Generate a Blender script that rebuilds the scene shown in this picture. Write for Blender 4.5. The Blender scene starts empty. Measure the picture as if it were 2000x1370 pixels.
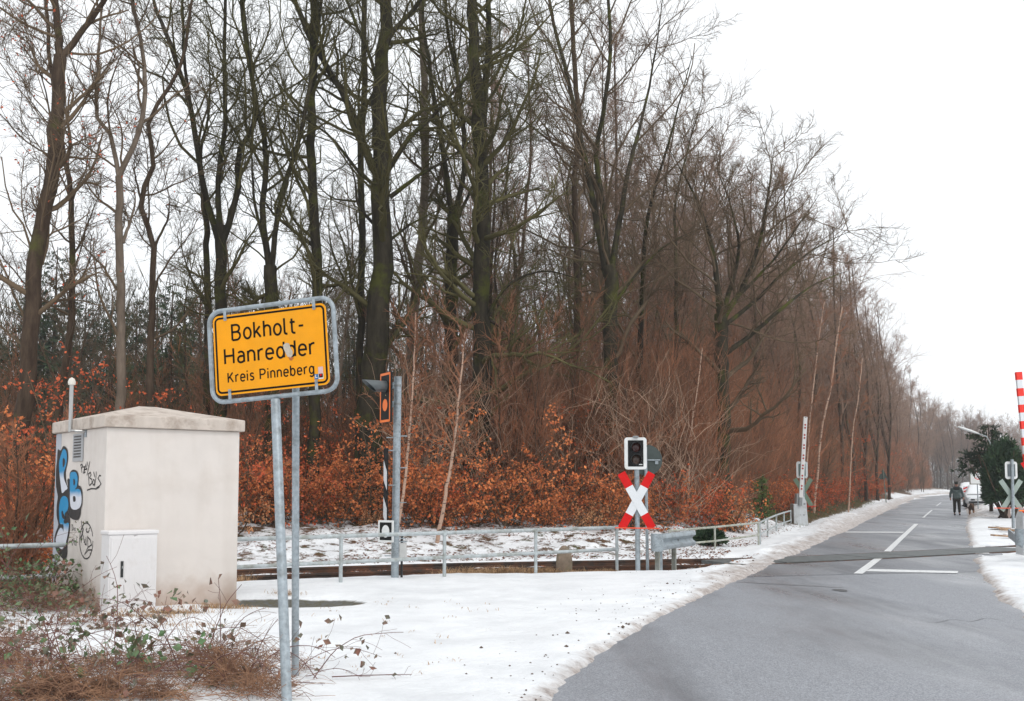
import bpy, bmesh, math, random
import numpy as np
from mathutils import Vector, Matrix, Euler

# ------------------------------------------------------------------ camera, sky, sun, exposure
SC = bpy.context.scene
SHIFT = 126.0
F_PX, PITCH, EYE = 1960.0, math.atan((263 - SHIFT) / 1960), 1.62
cam_d = bpy.data.cameras.new('camera'); cam = bpy.data.objects.new('camera', cam_d)
SC.collection.objects.link(cam); SC.camera = cam
cam_d.sensor_width = 36; cam_d.lens = F_PX * 36 / 2000
cam_d.shift_y = SHIFT / 2000
cam_d.clip_start = .05; cam_d.clip_end = 5000
cam.location = (0, 0, EYE); cam.rotation_euler = (math.pi / 2 + PITCH, 0, 0)

W = bpy.data.worlds.new('World'); SC.world = W; W.use_nodes = True
nt = W.node_tree; nt.nodes.clear()
SUN_EL, SUN_AZ = math.radians(48), math.radians(150)
sky = nt.nodes.new('ShaderNodeTexSky'); sky.sky_type = 'NISHITA'; sky.sun_disc = False
sky.sun_elevation = SUN_EL; sky.sun_rotation = SUN_AZ
bg1 = nt.nodes.new('ShaderNodeBackground'); bg1.inputs[1].default_value = .05
nt.links.new(sky.outputs[0], bg1.inputs[0])
# the closed cloud deck over that sky: one even, very slightly cool white
bg2 = nt.nodes.new('ShaderNodeBackground'); bg2.inputs[0].default_value = (.95, .975, 1, 1); bg2.inputs[1].default_value = .93
mixs = nt.nodes.new('ShaderNodeMixShader'); mixs.inputs[0].default_value = .93
outw = nt.nodes.new('ShaderNodeOutputWorld')
nt.links.new(bg1.outputs[0], mixs.inputs[1]); nt.links.new(bg2.outputs[0], mixs.inputs[2]); nt.links.new(mixs.outputs[0], outw.inputs[0])
sl = bpy.data.lights.new('sun', 'SUN'); sl.energy = .75; sl.angle = math.radians(25); sl.color = (1, .97, .93)
so = bpy.data.objects.new('sun', sl); SC.collection.objects.link(so)
so.rotation_euler = (math.pi / 2 - SUN_EL, 0, math.pi - SUN_AZ)
SC.view_settings.view_transform = 'Standard'; SC.view_settings.look = 'None'
SC.view_settings.gamma = 1; SC.view_settings.use_curve_mapping = False
SC.view_settings.exposure = 0.42
SC.render.engine = 'CYCLES'
SC.cycles.max_bounces = 6; SC.cycles.diffuse_bounces = 3; SC.cycles.glossy_bounces = 3
SC.cycles.volume_step_rate = 4
SC.cycles.transmission_bounces = 3; SC.cycles.volume_bounces = 1; SC.cycles.transparent_max_bounces = 8

# ------------------------------------------------------------------ small helpers
PI = math.pi; R = math.radians
sT, cT = math.sin(PITCH), math.cos(PITCH)
def ray(px, py):
    u, v = (px - 1000) / F_PX, (685 + SHIFT - py) / F_PX
    return Vector((u, cT - v * sT, sT + v * cT))
def G(px, py, z=0.0):                      # the point of the level z seen at a place of the photo
    d = ray(px, py); s = (z - EYE) / d.z
    return Vector((d.x * s, d.y * s, z))
def D(px, py, Y):                          # the point at distance Y
    d = ray(px, py); s = Y / d.y
    return Vector((d.x * s, Y, EYE + d.z * s))
rng = np.random.default_rng(7)
random.seed(7)
COL = SC.collection

def tag(o, label=None, cat=None, group=None, kind=None):
    if label: o['label'] = label
    if cat: o['category'] = cat
    if group: o['group'] = group
    if kind: o['kind'] = kind
    return o
def empty(name, loc=(0, 0, 0), rz=0, label=None, cat=None, group=None):
    o = bpy.data.objects.new(name, None); COL.objects.link(o)
    o.location = loc; o.rotation_euler = (0, 0, rz); o.empty_display_size = .2
    return tag(o, label, cat, group)
def link(name, me, parent=None):
    o = bpy.data.objects.new(name, me); COL.objects.link(o)
    if parent: o.parent = parent
    return o
def copy_tree(o, loc, rz, sc=1, label=None, group=None):
    c = o.copy(); COL.objects.link(c); c.location = loc; c.rotation_euler = (0, 0, rz)
    c.scale = (sc, sc, sc) if not isinstance(sc, tuple) else sc
    if label: c['label'] = label
    if group: c['group'] = group
    for ch in list(o.children):
        d = ch.copy(); COL.objects.link(d); d.parent = c
        for g in ch.children:
            e = g.copy(); COL.objects.link(e); e.parent = d
    return c

def np_mesh(name, V, faces_list, mats, smooth=True, mat_idx=None):
    """V (n,3); faces_list: list of int arrays (m,3) or (m,4)"""
    me = bpy.data.meshes.new(name)
    V = np.asarray(V, np.float32)
    me.vertices.add(len(V)); me.vertices.foreach_set('co', V.ravel())
    loops = np.concatenate([f.ravel() for f in faces_list]).astype(np.int32)
    sizes = np.concatenate([np.full(len(f), f.shape[1], np.int32) for f in faces_list])
    starts = np.concatenate([[0], np.cumsum(sizes)[:-1]]).astype(np.int32)
    me.loops.add(len(loops)); me.loops.foreach_set('vertex_index', loops)
    me.polygons.add(len(sizes)); me.polygons.foreach_set('loop_start', starts); me.polygons.foreach_set('loop_total', sizes)
    me.polygons.foreach_set('use_smooth', np.full(len(sizes), smooth))
    if mat_idx is not None: me.polygons.foreach_set('material_index', np.asarray(mat_idx, np.int32))
    for m in (mats if isinstance(mats, (list, tuple)) else [mats]): me.materials.append(m)
    me.update(calc_edges=True); me.validate()
    return me

class MB:
    def __init__(s): s.v, s.f, s.m, s.cur = [], [], [], 0
    def add(s, vs, fs):
        b = len(s.v); s.v += [tuple(v) for v in vs]
        for f in fs: s.f.append([b + i for i in f]); s.m.append(s.cur)
        return s
    def box(s, c, d, M=None):
        x, y, z = d[0] / 2, d[1] / 2, d[2] / 2
        vs = [Vector((a * x, b * y, e * z)) for e in (-1, 1) for b in (-1, 1) for a in (-1, 1)]
        if M is not None: vs = [M @ v for v in vs]
        vs = [v + Vector(c) for v in vs]
        return s.add(vs, [(0, 2, 3, 1), (4, 5, 7, 6), (0, 1, 5, 4), (2, 6, 7, 3), (0, 4, 6, 2), (1, 3, 7, 5)])
    def tube(s, pts, rad, n=12, caps=True, closed=False):
        pts = [Vector(p) for p in pts]; k = len(pts)
        if not isinstance(rad, (list, tuple)): rad = [rad] * k
        rings = []; up = None
        for i, p in enumerate(pts):
            if closed: t = (pts[(i + 1) % k] - pts[i - 1]).normalized()
            elif i == 0: t = (pts[1] - p).normalized()
            elif i == k - 1: t = (p - pts[-2]).normalized()
            else: t = ((pts[i + 1] - p).normalized() + (p - pts[i - 1]).normalized()).normalized()
            if up is None: up = Vector((0, 0, 1)) if abs(t.z) < .9 else Vector((1, 0, 0))
            a = (up - t * up.dot(t)).normalized(); up = a; b = t.cross(a)
            rings.append([p + (a * math.cos(q) + b * math.sin(q)) * rad[i] for q in [2 * PI * j / n for j in range(n)]])
        vs = [v for r in rings for v in r]; fs = []
        for i in range(k if closed else k - 1):
            for j in range(n):
                i2 = (i + 1) % k
                fs.append((i * n + j, i * n + (j + 1) % n, i2 * n + (j + 1) % n, i2 * n + j))
        if caps and not closed:
            fs.append(tuple(range(n - 1, -1, -1))); fs.append(tuple((k - 1) * n + j for j in range(n)))
        return s.add(vs, fs)
    def prism(s, poly, o, ex, ey, n, th):        # outline poly in plane (ex, ey) through o, extruded th along n
        o, ex, ey, n = Vector(o), Vector(ex), Vector(ey), Vector(n)
        a = [o + ex * x + ey * y for x, y in poly]; b = [p + n * th for p in a]; k = len(a)
        fs = [tuple(range(k - 1, -1, -1)), tuple(range(k, 2 * k))]
        fs += [(i, (i + 1) % k, k + (i + 1) % k, k + i) for i in range(k)]
        return s.add(a + b, fs)
    def stroke(s, pts, w, o, ex, ey, n, th=.0006, close=False):
        P = [np.array(p, float) for p in pts]
        Q = [P[0]]
        for p in P[1:]:
            if np.linalg.norm(p - Q[-1]) > 1e-6: Q.append(p)
        P = Q; k = len(P)
        L, Rr = [], []
        for i in range(k):
            if close: d0 = P[i] - P[i - 1]; d1 = P[(i + 1) % k] - P[i]
            else: d0 = P[i] - P[i - 1] if i > 0 else P[1] - P[0]; d1 = P[i + 1] - P[i] if i < k - 1 else d0
            if i == 0 and not close: d0 = d1
            d0 = d0 / (np.linalg.norm(d0) + 1e-9); d1 = d1 / (np.linalg.norm(d1) + 1e-9)
            t = d0 + d1; ln = np.linalg.norm(t)
            t = t / ln if ln > 1e-3 else d0
            nn = np.array((-t[1], t[0])); c = max(.5, nn @ np.array((-d0[1], d0[0])))
            ww = w[i] if isinstance(w, (list, tuple)) else w
            L.append(P[i] + nn * ww / 2 / c); Rr.append(P[i] - nn * ww / 2 / c)
        o, ex, ey, n = Vector(o), Vector(ex), Vector(ey), Vector(n)
        f3 = lambda q: o + ex * q[0] + ey * q[1] + n * th
        vs = [f3(q) for q in L] + [f3(q) for q in Rr]
        fs = [(k + i, k + (i + 1) % k, (i + 1) % k, i) for i in range(k if close else k - 1)]
        return s.add(vs, fs)
    def build(s, name, mat, parent=None, smooth=False, bevel=0, seg=2, angle=35):
        me = bpy.data.meshes.new(name); me.from_pydata(s.v, [], s.f); me.update()
        for m in (mat if isinstance(mat, (list, tuple)) else [mat]): me.materials.append(m)
        me.polygons.foreach_set('material_index', s.m)
        if smooth:
            me.polygons.foreach_set('use_smooth', [True] * len(s.f))
            me.set_sharp_from_angle(angle=R(angle))
        o = link(name, me, parent)
        if bevel:
            b = o.modifiers.new('bevel', 'BEVEL'); b.width = bevel; b.segments = seg; b.limit_method = 'ANGLE'
        return o

def arc(cx, cy, rx, ry, a0, a1, n=8):
    return [(cx + rx * math.cos(R(a0 + (a1 - a0) * i / n)), cy + ry * math.sin(R(a0 + (a1 - a0) * i / n))) for i in range(n + 1)]
def rrect(w, h, r, n=6, cx=0, cy=0):
    out = []
    for (sx, sy, a) in ((1, 1, 0), (-1, 1, 90), (-1, -1, 180), (1, -1, 270)):
        out += arc(cx + sx * (w / 2 - r), cy + sy * (h / 2 - r), r, r, a, a + 90, n)
    return out

# value noise in numpy
def _hash(ix, iy, seed):
    h = (ix.astype(np.int64) * 374761393 + iy.astype(np.int64) * 668265263 + seed * 974711) & 0x7fffffff
    h = ((h ^ (h >> 13)) * 1274126177) & 0x7fffffff
    return ((h ^ (h >> 16)) & 0xffff) / 65535.0
def vnoise(x, y, seed=0):
    x = np.asarray(x, float); y = np.asarray(y, float)
    ix, iy = np.floor(x), np.floor(y); fx, fy = x - ix, y - iy
    fx = fx * fx * (3 - 2 * fx); fy = fy * fy * (3 - 2 * fy)
    a, b = _hash(ix, iy, seed), _hash(ix + 1, iy, seed)
    c, d = _hash(ix, iy + 1, seed), _hash(ix + 1, iy + 1, seed)
    return (a * (1 - fx) + b * fx) * (1 - fy) + (c * (1 - fx) + d * fx) * fy
def fbm(x, y, s, oct=4, seed=0):
    t, amp, tot = 0, 1, 0
    for i in range(oct):
        t = t + amp * vnoise(np.asarray(x) * s, np.asarray(y) * s, seed + i); tot += amp; s *= 2.03; amp *= .5
    return t / tot
def sstep(a, b, x):
    t = np.clip((x - a) / (b - a), 0, 1); return t * t * (3 - 2 * t)

# ------------------------------------------------------------------ materials
MATS = {}
def mat(name, col, rough=.6, metal=0, spec=.5, var=.0, scale=20, bump=0, bscale=200, dirt=None, coords='Object', objvar=0, mscale=3, mth=.55):
    """principled with noise variation of value, optional dirt/second colour patches, fine bump"""
    if name in MATS: return MATS[name]
    m = bpy.data.materials.new(name); MATS[name] = m; m.use_nodes = True
    n = m.node_tree.nodes; l = m.node_tree.links; b = n['Principled BSDF']
    b.inputs['Roughness'].default_value = rough; b.inputs['Metallic'].default_value = metal
    b.inputs['Specular IOR Level'].default_value = spec
    c4 = (*col, 1); b.inputs['Base Color'].default_value = c4
    tc = n.new('ShaderNodeTexCoord'); cur = None
    rgb = n.new('ShaderNodeRGB'); rgb.outputs[0].default_value = c4; cur = rgb.outputs[0]
    if dirt:
        nz = n.new('ShaderNodeTexNoise'); nz.inputs['Scale'].default_value = mscale; nz.inputs['Detail'].default_value = 6
        nz.inputs['Roughness'].default_value = .65
        l.new(tc.outputs[coords], nz.inputs['Vector'])
        rp = n.new('ShaderNodeMapRange'); rp.inputs[1].default_value = mth - .08; rp.inputs[2].default_value = mth + .12
        l.new(nz.outputs[0], rp.inputs[0])
        mx = n.new('ShaderNodeMix'); mx.data_type = 'RGBA'; mx.inputs[7].default_value = (*dirt, 1)
        l.new(rp.outputs[0], mx.inputs[0]); l.new(cur, mx.inputs[6]); cur = mx.outputs[2]
    if var:
        nz = n.new('ShaderNodeTexNoise'); nz.inputs['Scale'].default_value = scale; nz.inputs['Detail'].default_value = 5
        l.new(tc.outputs[coords], nz.inputs['Vector'])
        mr = n.new('ShaderNodeMapRange'); mr.inputs[1].default_value = .3; mr.inputs[2].default_value = .7
        mr.inputs[3].default_value = 1 - var; mr.inputs[4].default_value = 1 + var
        l.new(nz.outputs[0], mr.inputs[0])
        hv = n.new('ShaderNodeHueSaturation'); l.new(mr.outputs[0], hv.inputs['Value']); l.new(cur, hv.inputs['Color']); cur = hv.outputs[0]
    if objvar:
        oi = n.new('ShaderNodeObjectInfo'); mr = n.new('ShaderNodeMapRange')
        mr.inputs[3].default_value = 1 - objvar; mr.inputs[4].default_value = 1 + objvar
        l.new(oi.outputs['Random'], mr.inputs[0])
        hv = n.new('ShaderNodeHueSaturation'); l.new(mr.outputs[0], hv.inputs['Value']); l.new(cur, hv.inputs['Color']); cur = hv.outputs[0]
    l.new(cur, b.inputs['Base Color'])
    if bump:
        nz = n.new('ShaderNodeTexNoise'); nz.inputs['Scale'].default_value = bscale; nz.inputs['Detail'].default_value = 4
        l.new(tc.outputs[coords], nz.inputs['Vector'])
        bp = n.new('ShaderNodeBump'); bp.inputs['Strength'].default_value = bump; bp.inputs['Distance'].default_value = .01
        l.new(nz.outputs[0], bp.inputs['Height']); l.new(bp.outputs[0], b.inputs['Normal'])
    return m
galv = mat('galvanised_steel', (.33, .375, .405), .45, .35, var=.16, scale=35, dirt=(.22, .245, .255), mscale=9, bump=.08, bscale=120)
galv_light = mat('weathered_rail_steel', (.43, .47, .48), .5, .2, var=.16, scale=14, dirt=(.27, .28, .25), mscale=5, bump=.1, bscale=90)
galv_dark = mat('dull_steel', (.26, .27, .27), .55, .4, var=.2, scale=25)
white_p = mat('white_paint', (.74, .75, .74), .45, var=.05, scale=12, dirt=(.6, .58, .54), mscale=6, mth=.62)
white_sheet = mat('white_reflective_sheet', (.70, .72, .74), .4, var=.06, scale=60)
red_p = mat('red_paint', (.60, .006, .006), .5, spec=.2, var=.08, scale=10)
orange_p = mat('orange_paint', (.9, .18, .01), .4, var=.06, scale=12)
orange_tape = mat('orange_red_bar', (.75, .08, .02), .45, var=.1, scale=12)
black_p = mat('black_paint', (.014, .014, .014), .6, spec=.15, var=.2, scale=20)
black_soft = mat('black_lettering', (.009, .009, .008), .8, spec=.1)
grey_back = mat('olive_grey_back_paint', (.17, .22, .19), .55, var=.12, scale=9)
dark_back = mat('dark_green_grey_paint', (.045, .06, .055), .5, var=.12, scale=9)
yellow_s = mat('traffic_yellow', (.84, .33, .001), .5, spec=.25, var=.045, scale=9, dirt=(.78, .32, .006), mscale=3)
rubber = mat('black_plastic', (.012, .013, .013), .35)

# ------------------------------------------------------------------ layout curves
LE = np.array([(-9, -14), (-5.6, -6), (-2.9, 0), (-1.0, 4)] + [tuple(G(*p).xy) for p in
     ((1068, 1372), (1165, 1287), (1240, 1237), (1320, 1190), (1400, 1150), (1480, 1118), (1560, 1081), (1640, 1042), (1720, 1003), (1768, 981), (1800, 970))] +
     [(88, 200), (104, 240), (114, 280), (116, 330), (108, 400)])
RE = np.array([(-2, -16), (1.2, -8), (3.4, -2), (4.7, 4), (5.6, 8.4)] + [tuple(G(*p).xy) for p in
     ((2000, 1206), (1945, 1160), (1912, 1122), (1902, 1090), (1890, 1050), (1886, 1030), (1893, 1006), (1884, 988), (1878, 975))] +
     [(93, 203), (109, 240), (120, 280), (123, 330), (116, 402)])
XL = lambda y: np.interp(y, LE[:, 1], LE[:, 0])
XR = lambda y: np.interp(y, RE[:, 1], RE[:, 0])
FAR = np.array([(-60, -14), (-20, 11.6), (-11, 16.4), (-5.2, 19.0), (-1.4, 20.5), (2.3, 21.4), (4.5, 22.0), (7, 23.2), (13.4, 26.9), (40, 42.4), (70, 60)])
def catmull(P, step=.4):
    P = np.asarray(P, float); out = []
    for i in range(len(P) - 1):
        p0, p1, p2, p3 = P[max(i - 1, 0)], P[i], P[i + 1], P[min(i + 2, len(P) - 1)]
        n = max(2, int(np.linalg.norm(p2 - p1) / step))
        for k in range(n):
            t = k / n
            out.append(.5 * (2 * p1 + (p2 - p0) * t + (2 * p0 - 5 * p1 + 4 * p2 - p3) * t * t + (3 * p1 - p0 - 3 * p2 + p3) * t ** 3))
    out.append(P[-1]); return np.array(out)
FARC = catmull(FAR)
YF = lambda x: np.interp(x, FARC[:, 0], FARC[:, 1])
def road_dist(x, y):
    dl = (XL(y) - x) * .91; dr = (x - XR(y)) * .91
    return np.maximum(dl, dr), dl > dr
def track_dist(x, y): return (y - YF(x)) * .88       # > 0 beyond the far rail

BARE = G(560, 1178)                      # paved corner by the box kept free of snow
def ground_z(x, y, detail=True):
    x = np.asarray(x, float); y = np.asarray(y, float)
    d, left = road_dist(x, y); dt = track_dist(x, y)
    n1 = fbm(x, y, .35, 3, 3) - .5; n2 = fbm(x, y, 1.7, 4, 11) - .5; n3 = fbm(x, y, 7, 3, 31) - .5
    base = .045 + .07 * n1 + .045 * n2 + .012 * n3
    # gentle rise of the field on the left and the low bank beyond the line
    bank = (.36 * sstep(.9, 4.0, dt) + .50 * sstep(3, 9, dt) + .5 * sstep(12, 70, dt)) * sstep(.6, 5, d) * left
    bank = bank + sstep(.9, 2.2, dt) * sstep(.6, 4, d) * (.34 * (fbm(x, y, .9, 4, 77) - .45) + .10 * (fbm(x, y, 3.1, 3, 78) - .5)) * left
    right = (~left) * (.05 * sstep(0, 4, d))
    bed = sstep(-2.35, -1.95, dt) * (1 - sstep(.5, 1.1, dt)) * sstep(.1, 1.6, d)
    bedz = -.085 + .14 * n2 + .06 * n3
    z = (base + bank + right) * (1 - bed) + bedz * bed
    # at the level crossing everything stays flush with the road
    cross = sstep(-2.6, -2.1, dt) * (1 - sstep(.3, .9, dt)) * (1 - sstep(.5, 1.9, d)) * np.where(left, .45, 1.0)
    z = z * (1 - cross) + (-.012 + .035 * n2 + .02 * n3) * cross
    # snow edge on the road
    e = d + .22 * (fbm(x, y, 1.3, 4, 51) - .5) + .10 * n3
    k = sstep(-.19, .12, e)
    ridge = .10 * np.exp(-((d - .55) / .38) ** 2) * (.55 + n2 * 1.6) * left * sstep(12, 22, y) + .05 * np.exp(-((d - .5) / .4) ** 2) * (.5 + n2)
    z = (z + np.maximum(ridge, 0) * (1 - .7 * cross)) * k + (-.10) * (1 - k)
    b = np.exp(-(((x - BARE.x) / 1.15) ** 2 + ((y - BARE.y) / .62) ** 2) ** 2)
    return z - .13 * b * 1.0
def gz(x, y): return float(ground_z(np.array([x]), np.array([y]))[0])

def axis(lo, hi, step, far_lo, far_hi, grow):
    a = list(np.arange(lo, hi + 1e-6, step)); s = step
    while a[-1] < far_hi: s *= grow; a.append(a[-1] + s)
    s = step; pre = [lo]
    while pre[-1] > far_lo: s *= grow; pre.append(pre[-1] - s)
    return np.array(pre[:0:-1] + a)
gx = axis(-12, 16, .13, -1500, 1500, 1.10); gy = axis(6, 36, .12, -400, 2200, 1.07)
X, Y = np.meshgrid(gx, gy); Z = ground_z(X, Y)
nx, ny = len(gx), len(gy)
V = np.stack([X.ravel(), Y.ravel(), Z.ravel()], 1)
I = np.arange(nx * ny).reshape(ny, nx)
Q = np.stack([I[:-1, :-1].ravel(), I[:-1, 1:].ravel(), I[1:, 1:].ravel(), I[1:, :-1].ravel()], 1)

def ground_material():
    m = bpy.data.materials.new('snowy_ground'); m.use_nodes = True
    n = m.node_tree.nodes; l = m.node_tree.links; b = n['Principled BSDF']
    b.inputs['Specular IOR Level'].default_value = .3
    geo = n.new('ShaderNodeNewGeometry')
    def noise(s, det=6, ro=.6):
        q = n.new('ShaderNodeTexNoise'); q.inputs['Scale'].default_value = s; q.inputs['Detail'].default_value = det
        q.inputs['Roughness'].default_value = ro; l.new(geo.outputs['Position'], q.inputs['Vector']); return q.outputs[0]
    def attr(a):
        q = n.new('ShaderNodeAttribute'); q.attribute_name = a; return q.outputs['Fac']
    def math_(op, a, c, clamp=False):
        q = n.new('ShaderNodeMath'); q.operation = op; q.use_clamp = clamp
        for i, v in enumerate((a, c)):
            if isinstance(v, (int, float)): q.inputs[i].default_value = v
            else: l.new(v, q.inputs[i])
        return q.outputs[0]
    def rng_(v, a, c, o0=0, o1=1):
        q = n.new('ShaderNodeMapRange'); q.inputs[1].default_value = a; q.inputs[2].default_value = c
        q.inputs[3].default_value = o0; q.inputs[4].default_value = o1; l.new(v, q.inputs[0]); return q.outputs[0]
    def mixc(f, a, c):
        q = n.new('ShaderNodeMix'); q.data_type = 'RGBA'
        if isinstance(f, (int, float)): q.inputs[0].default_value = f
        else: l.new(f, q.inputs[0])
        for i, v in ((6, a), (7, c)):
            if isinstance(v, tuple): q.inputs[i].default_value = (*v, 1)
            else: l.new(v, q.inputs[i])
        return q.outputs[2]
    snow = mixc(rng_(noise(.9, 8, .68), .42, .72), (.87, .885, .90), (.70, .715, .735))
    # slush with road grit
    slushc = mixc(rng_(noise(9, 8, .75), .35, .65), (.60, .55, .52), (.24, .19, .165))
    fs = rng_(math_('ADD', math_('MULTIPLY', attr('slush'), .8), noise(3.2, 10, .74)), .90, 1.22)
    c = mixc(fs, snow, slushc)
    # leaf litter and brown earth
    lit = mixc(rng_(noise(38, 5, .7), .4, .62), (.16, .075, .035), (.05, .032, .02))
    lit = mixc(rng_(noise(3.5, 5, .6), .5, .62), lit, (.075, .075, .03))
    fl = rng_(math_('ADD', math_('MULTIPLY', attr('litter'), .75), noise(2.6, 9, .74)), .93, 1.01)
    c = mixc(fl, c, lit)
    fb = rng_(math_('ADD', attr('bare'), math_('MULTIPLY', noise(6, 5), .25)), .55, .66)
    barec = mixc(rng_(noise(14, 6, .7), .42, .6), (.12, .12, .115), (.10, .09, .05))
    c = mixc(fb, c, barec)
    l.new(c, b.inputs['Base Color'])
    rr = mixc(fl, (.55, .55, .55), (.95, .95, .95)); l.new(rr, b.inputs['Roughness'])
    bp = n.new('ShaderNodeBump'); bp.inputs['Strength'].default_value = .6; bp.inputs['Distance'].default_value = .035
    l.new(math_('ADD', noise(14, 6, .7), math_('MULTIPLY', noise(3, 3), 2.0)), bp.inputs['Height']); l.new(bp.outputs[0], b.inputs['Normal'])
    return m
M_ground = ground_material()
gme = np_mesh('ground', V, [Q], M_ground)
dR, isL = road_dist(X, Y); dT = track_dist(X, Y)
slush = np.exp(-np.maximum(dR, 0) / .30) * np.where(Y < 15, .9, 1.0)
slush = np.maximum(slush, .85 * (1 - sstep(.2, 1.1, dR)) * sstep(13, 18, Y) * isL)
forest = (.30 * sstep(2.5, 9, dT) + .70 * sstep(9, 16, dT)) * sstep(1.5, 5, dR) * isL
litter = .57 * sstep(.4, 1.0, dT) * isL * sstep(1.2, 3, dR) + .44 * forest
litter = np.maximum(litter, .54 * sstep(-2.4, -2.0, dT) * (1 - sstep(.6, 1.2, dT)) * sstep(.3, 1.2, dR))
litter = np.maximum(litter, .95 * sstep(33, 38, Y) * sstep(1.1, 1.9, dR) * isL)
bx_c = G(250, 1205)
def bump2(cx, cy, rx, ry): return np.exp(-(((X - cx) / rx) ** 2 + ((Y - cy) / ry) ** 2))
litter = np.maximum(litter, .62 * bump2(-5.0, 12.35, 1.6, .45))
litter = np.maximum(litter, .8 * bump2(-6.6, 11.6, 1.6, 1.6))
litter = np.maximum(litter, .42 * bump2(-2.9, 6.2, 1.9, 1.2))
litter = np.maximum(litter, .48 * bump2(-4.6, 7.4, 1.6, 1.2))
for (px, py, rx, ry) in ((1930, 1000, 2.2, .8), (1965, 1030, .9, 1.0), (1995, 1040, 1.5, 2.2), (1000, 1117, 2.0, .25)):
    g = G(px, py); litter = np.maximum(litter, .62 * bump2(g.x, g.y, rx, ry))
bare = np.exp(-(((X - BARE.x) / 1.15) ** 2 + ((Y - BARE.y) / .62) ** 2) ** 2)
for nm, arr in (('slush', slush), ('litter', litter), ('bare', bare)):
    a = gme.attributes.new(nm, 'FLOAT', 'POINT'); a.data.foreach_set('value', arr.ravel().astype(np.float32))
tag(link('ground', gme), kind='structure')

# ------------------------------------------------------------------ road
def asphalt(name, base, dark, wet, seed=0.0):
    m = bpy.data.materials.new(name); m.use_nodes = True
    n = m.node_tree.nodes; l = m.node_tree.links; b = n['Principled BSDF']
    geo = n.new('ShaderNodeNewGeometry')
    def noise(s, det=5, ro=.6, sc=None):
        q = n.new('ShaderNodeTexNoise'); q.inputs['Scale'].default_value = s; q.inputs['Detail'].default_value = det
        q.inputs['Roughness'].default_value = ro
        mp = n.new('ShaderNodeMapping'); mp.inputs['Location'].default_value = (seed, seed, 0)
        if sc: mp.inputs['Rotation'].default_value = (0, 0, R(24)); mp.inputs['Scale'].default_value = sc
        l.new(geo.outputs['Position'], mp.inputs[0]); l.new(mp.outputs[0], q.inputs['Vector']); return q.outputs[0]
    def rng_(v, a, c, o0=0, o1=1):
        q = n.new('ShaderNodeMapRange'); q.inputs[1].default_value = a; q.inputs[2].default_value = c
        q.inputs[3].default_value = o0; q.inputs[4].default_value = o1; l.new(v, q.inputs[0]); return q.outputs[0]
    def mixc(f, a, c):
        q = n.new('ShaderNodeMix'); q.data_type = 'RGBA'; l.new(f, q.inputs[0])
        for i, v in ((6, a), (7, c)):
            if isinstance(v, tuple): q.inputs[i].default_value = (*v, 1)
            else: l.new(v, q.inputs[i])
        return q.outputs[2]
    vor = n.new('ShaderNodeTexVoronoi'); vor.inputs['Scale'].default_value = 95
    l.new(geo.outputs['Position'], vor.inputs['Vector'])
    hs = n.new('ShaderNodeSeparateColor'); l.new(vor.outputs['Color'], hs.inputs[0])
    c = mixc(rng_(hs.outputs[0], .25, 1.0), base, tuple(min(.5, v * 1.8) for v in base))
    c = mixc(rng_(noise(60, 3, .7), .55, .75), c, dark)
    c = mixc(rng_(noise(.55, 5, .62, (1, .28, 1)), .48, .68, 0, .75), c, dark)
    c = mixc(rng_(noise(1.1, 4, .6, (2.2, .10, 1)), .50, .70, 0, .5), c, tuple(min(.5, v * 1.35) for v in base))
    l.new(c, b.inputs['Base Color'])
    ro = n.new('ShaderNodeMapRange'); ro.inputs[1].default_value = .42; ro.inputs[2].default_value = .66
    ro.inputs[3].default_value = .62; ro.inputs[4].default_value = wet; l.new(noise(.6, 5, .6, (1, .25, 1)), ro.inputs[0])
    l.new(ro.outputs[0], b.inputs['Roughness'])
    bp = n.new('ShaderNodeBump'); bp.inputs['Strength'].default_value = .5; bp.inputs['Distance'].default_value = .004
    l.new(vor.outputs['Distance'], bp.inputs['Height']); l.new(bp.outputs[0], b.inputs['Normal'])
    return m
M_road = asphalt('old_asphalt', (.205, .213, .232), (.115, .12, .132), .26)
M_patch = asphalt('crossing_asphalt', (.165, .171, .186), (.10, .104, .113), .22, 13.0)
ys = np.concatenate([np.arange(-14, 45, .5), np.arange(45, 400, 3)])
rows = []
for y in ys:
    a, c = XL(y) - .7, XR(y) + .7
    rows.append([(a + (c - a) * t, y, 0.0) for t in np.linspace(0, 1, 9)])
rows = np.array(rows); k = 9; N = len(ys); I = np.arange(N * k).reshape(N, k)
Q = np.stack([I[:-1, :-1].ravel(), I[:-1, 1:].ravel(), I[1:, 1:].ravel(), I[1:, :-1].ravel()], 1)
tag(link('road', np_mesh('road', rows.reshape(-1, 3), [Q], M_road)), kind='structure')

def sheet(name, pts, z, m, kind='structure', parent=None):
    mb = MB(); mb.add([(p[0], p[1], z) for p in pts], [tuple(range(len(pts)))])
    o = mb.build(name, m, parent)
    if kind: tag(o, kind=kind)
    return o
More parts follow.
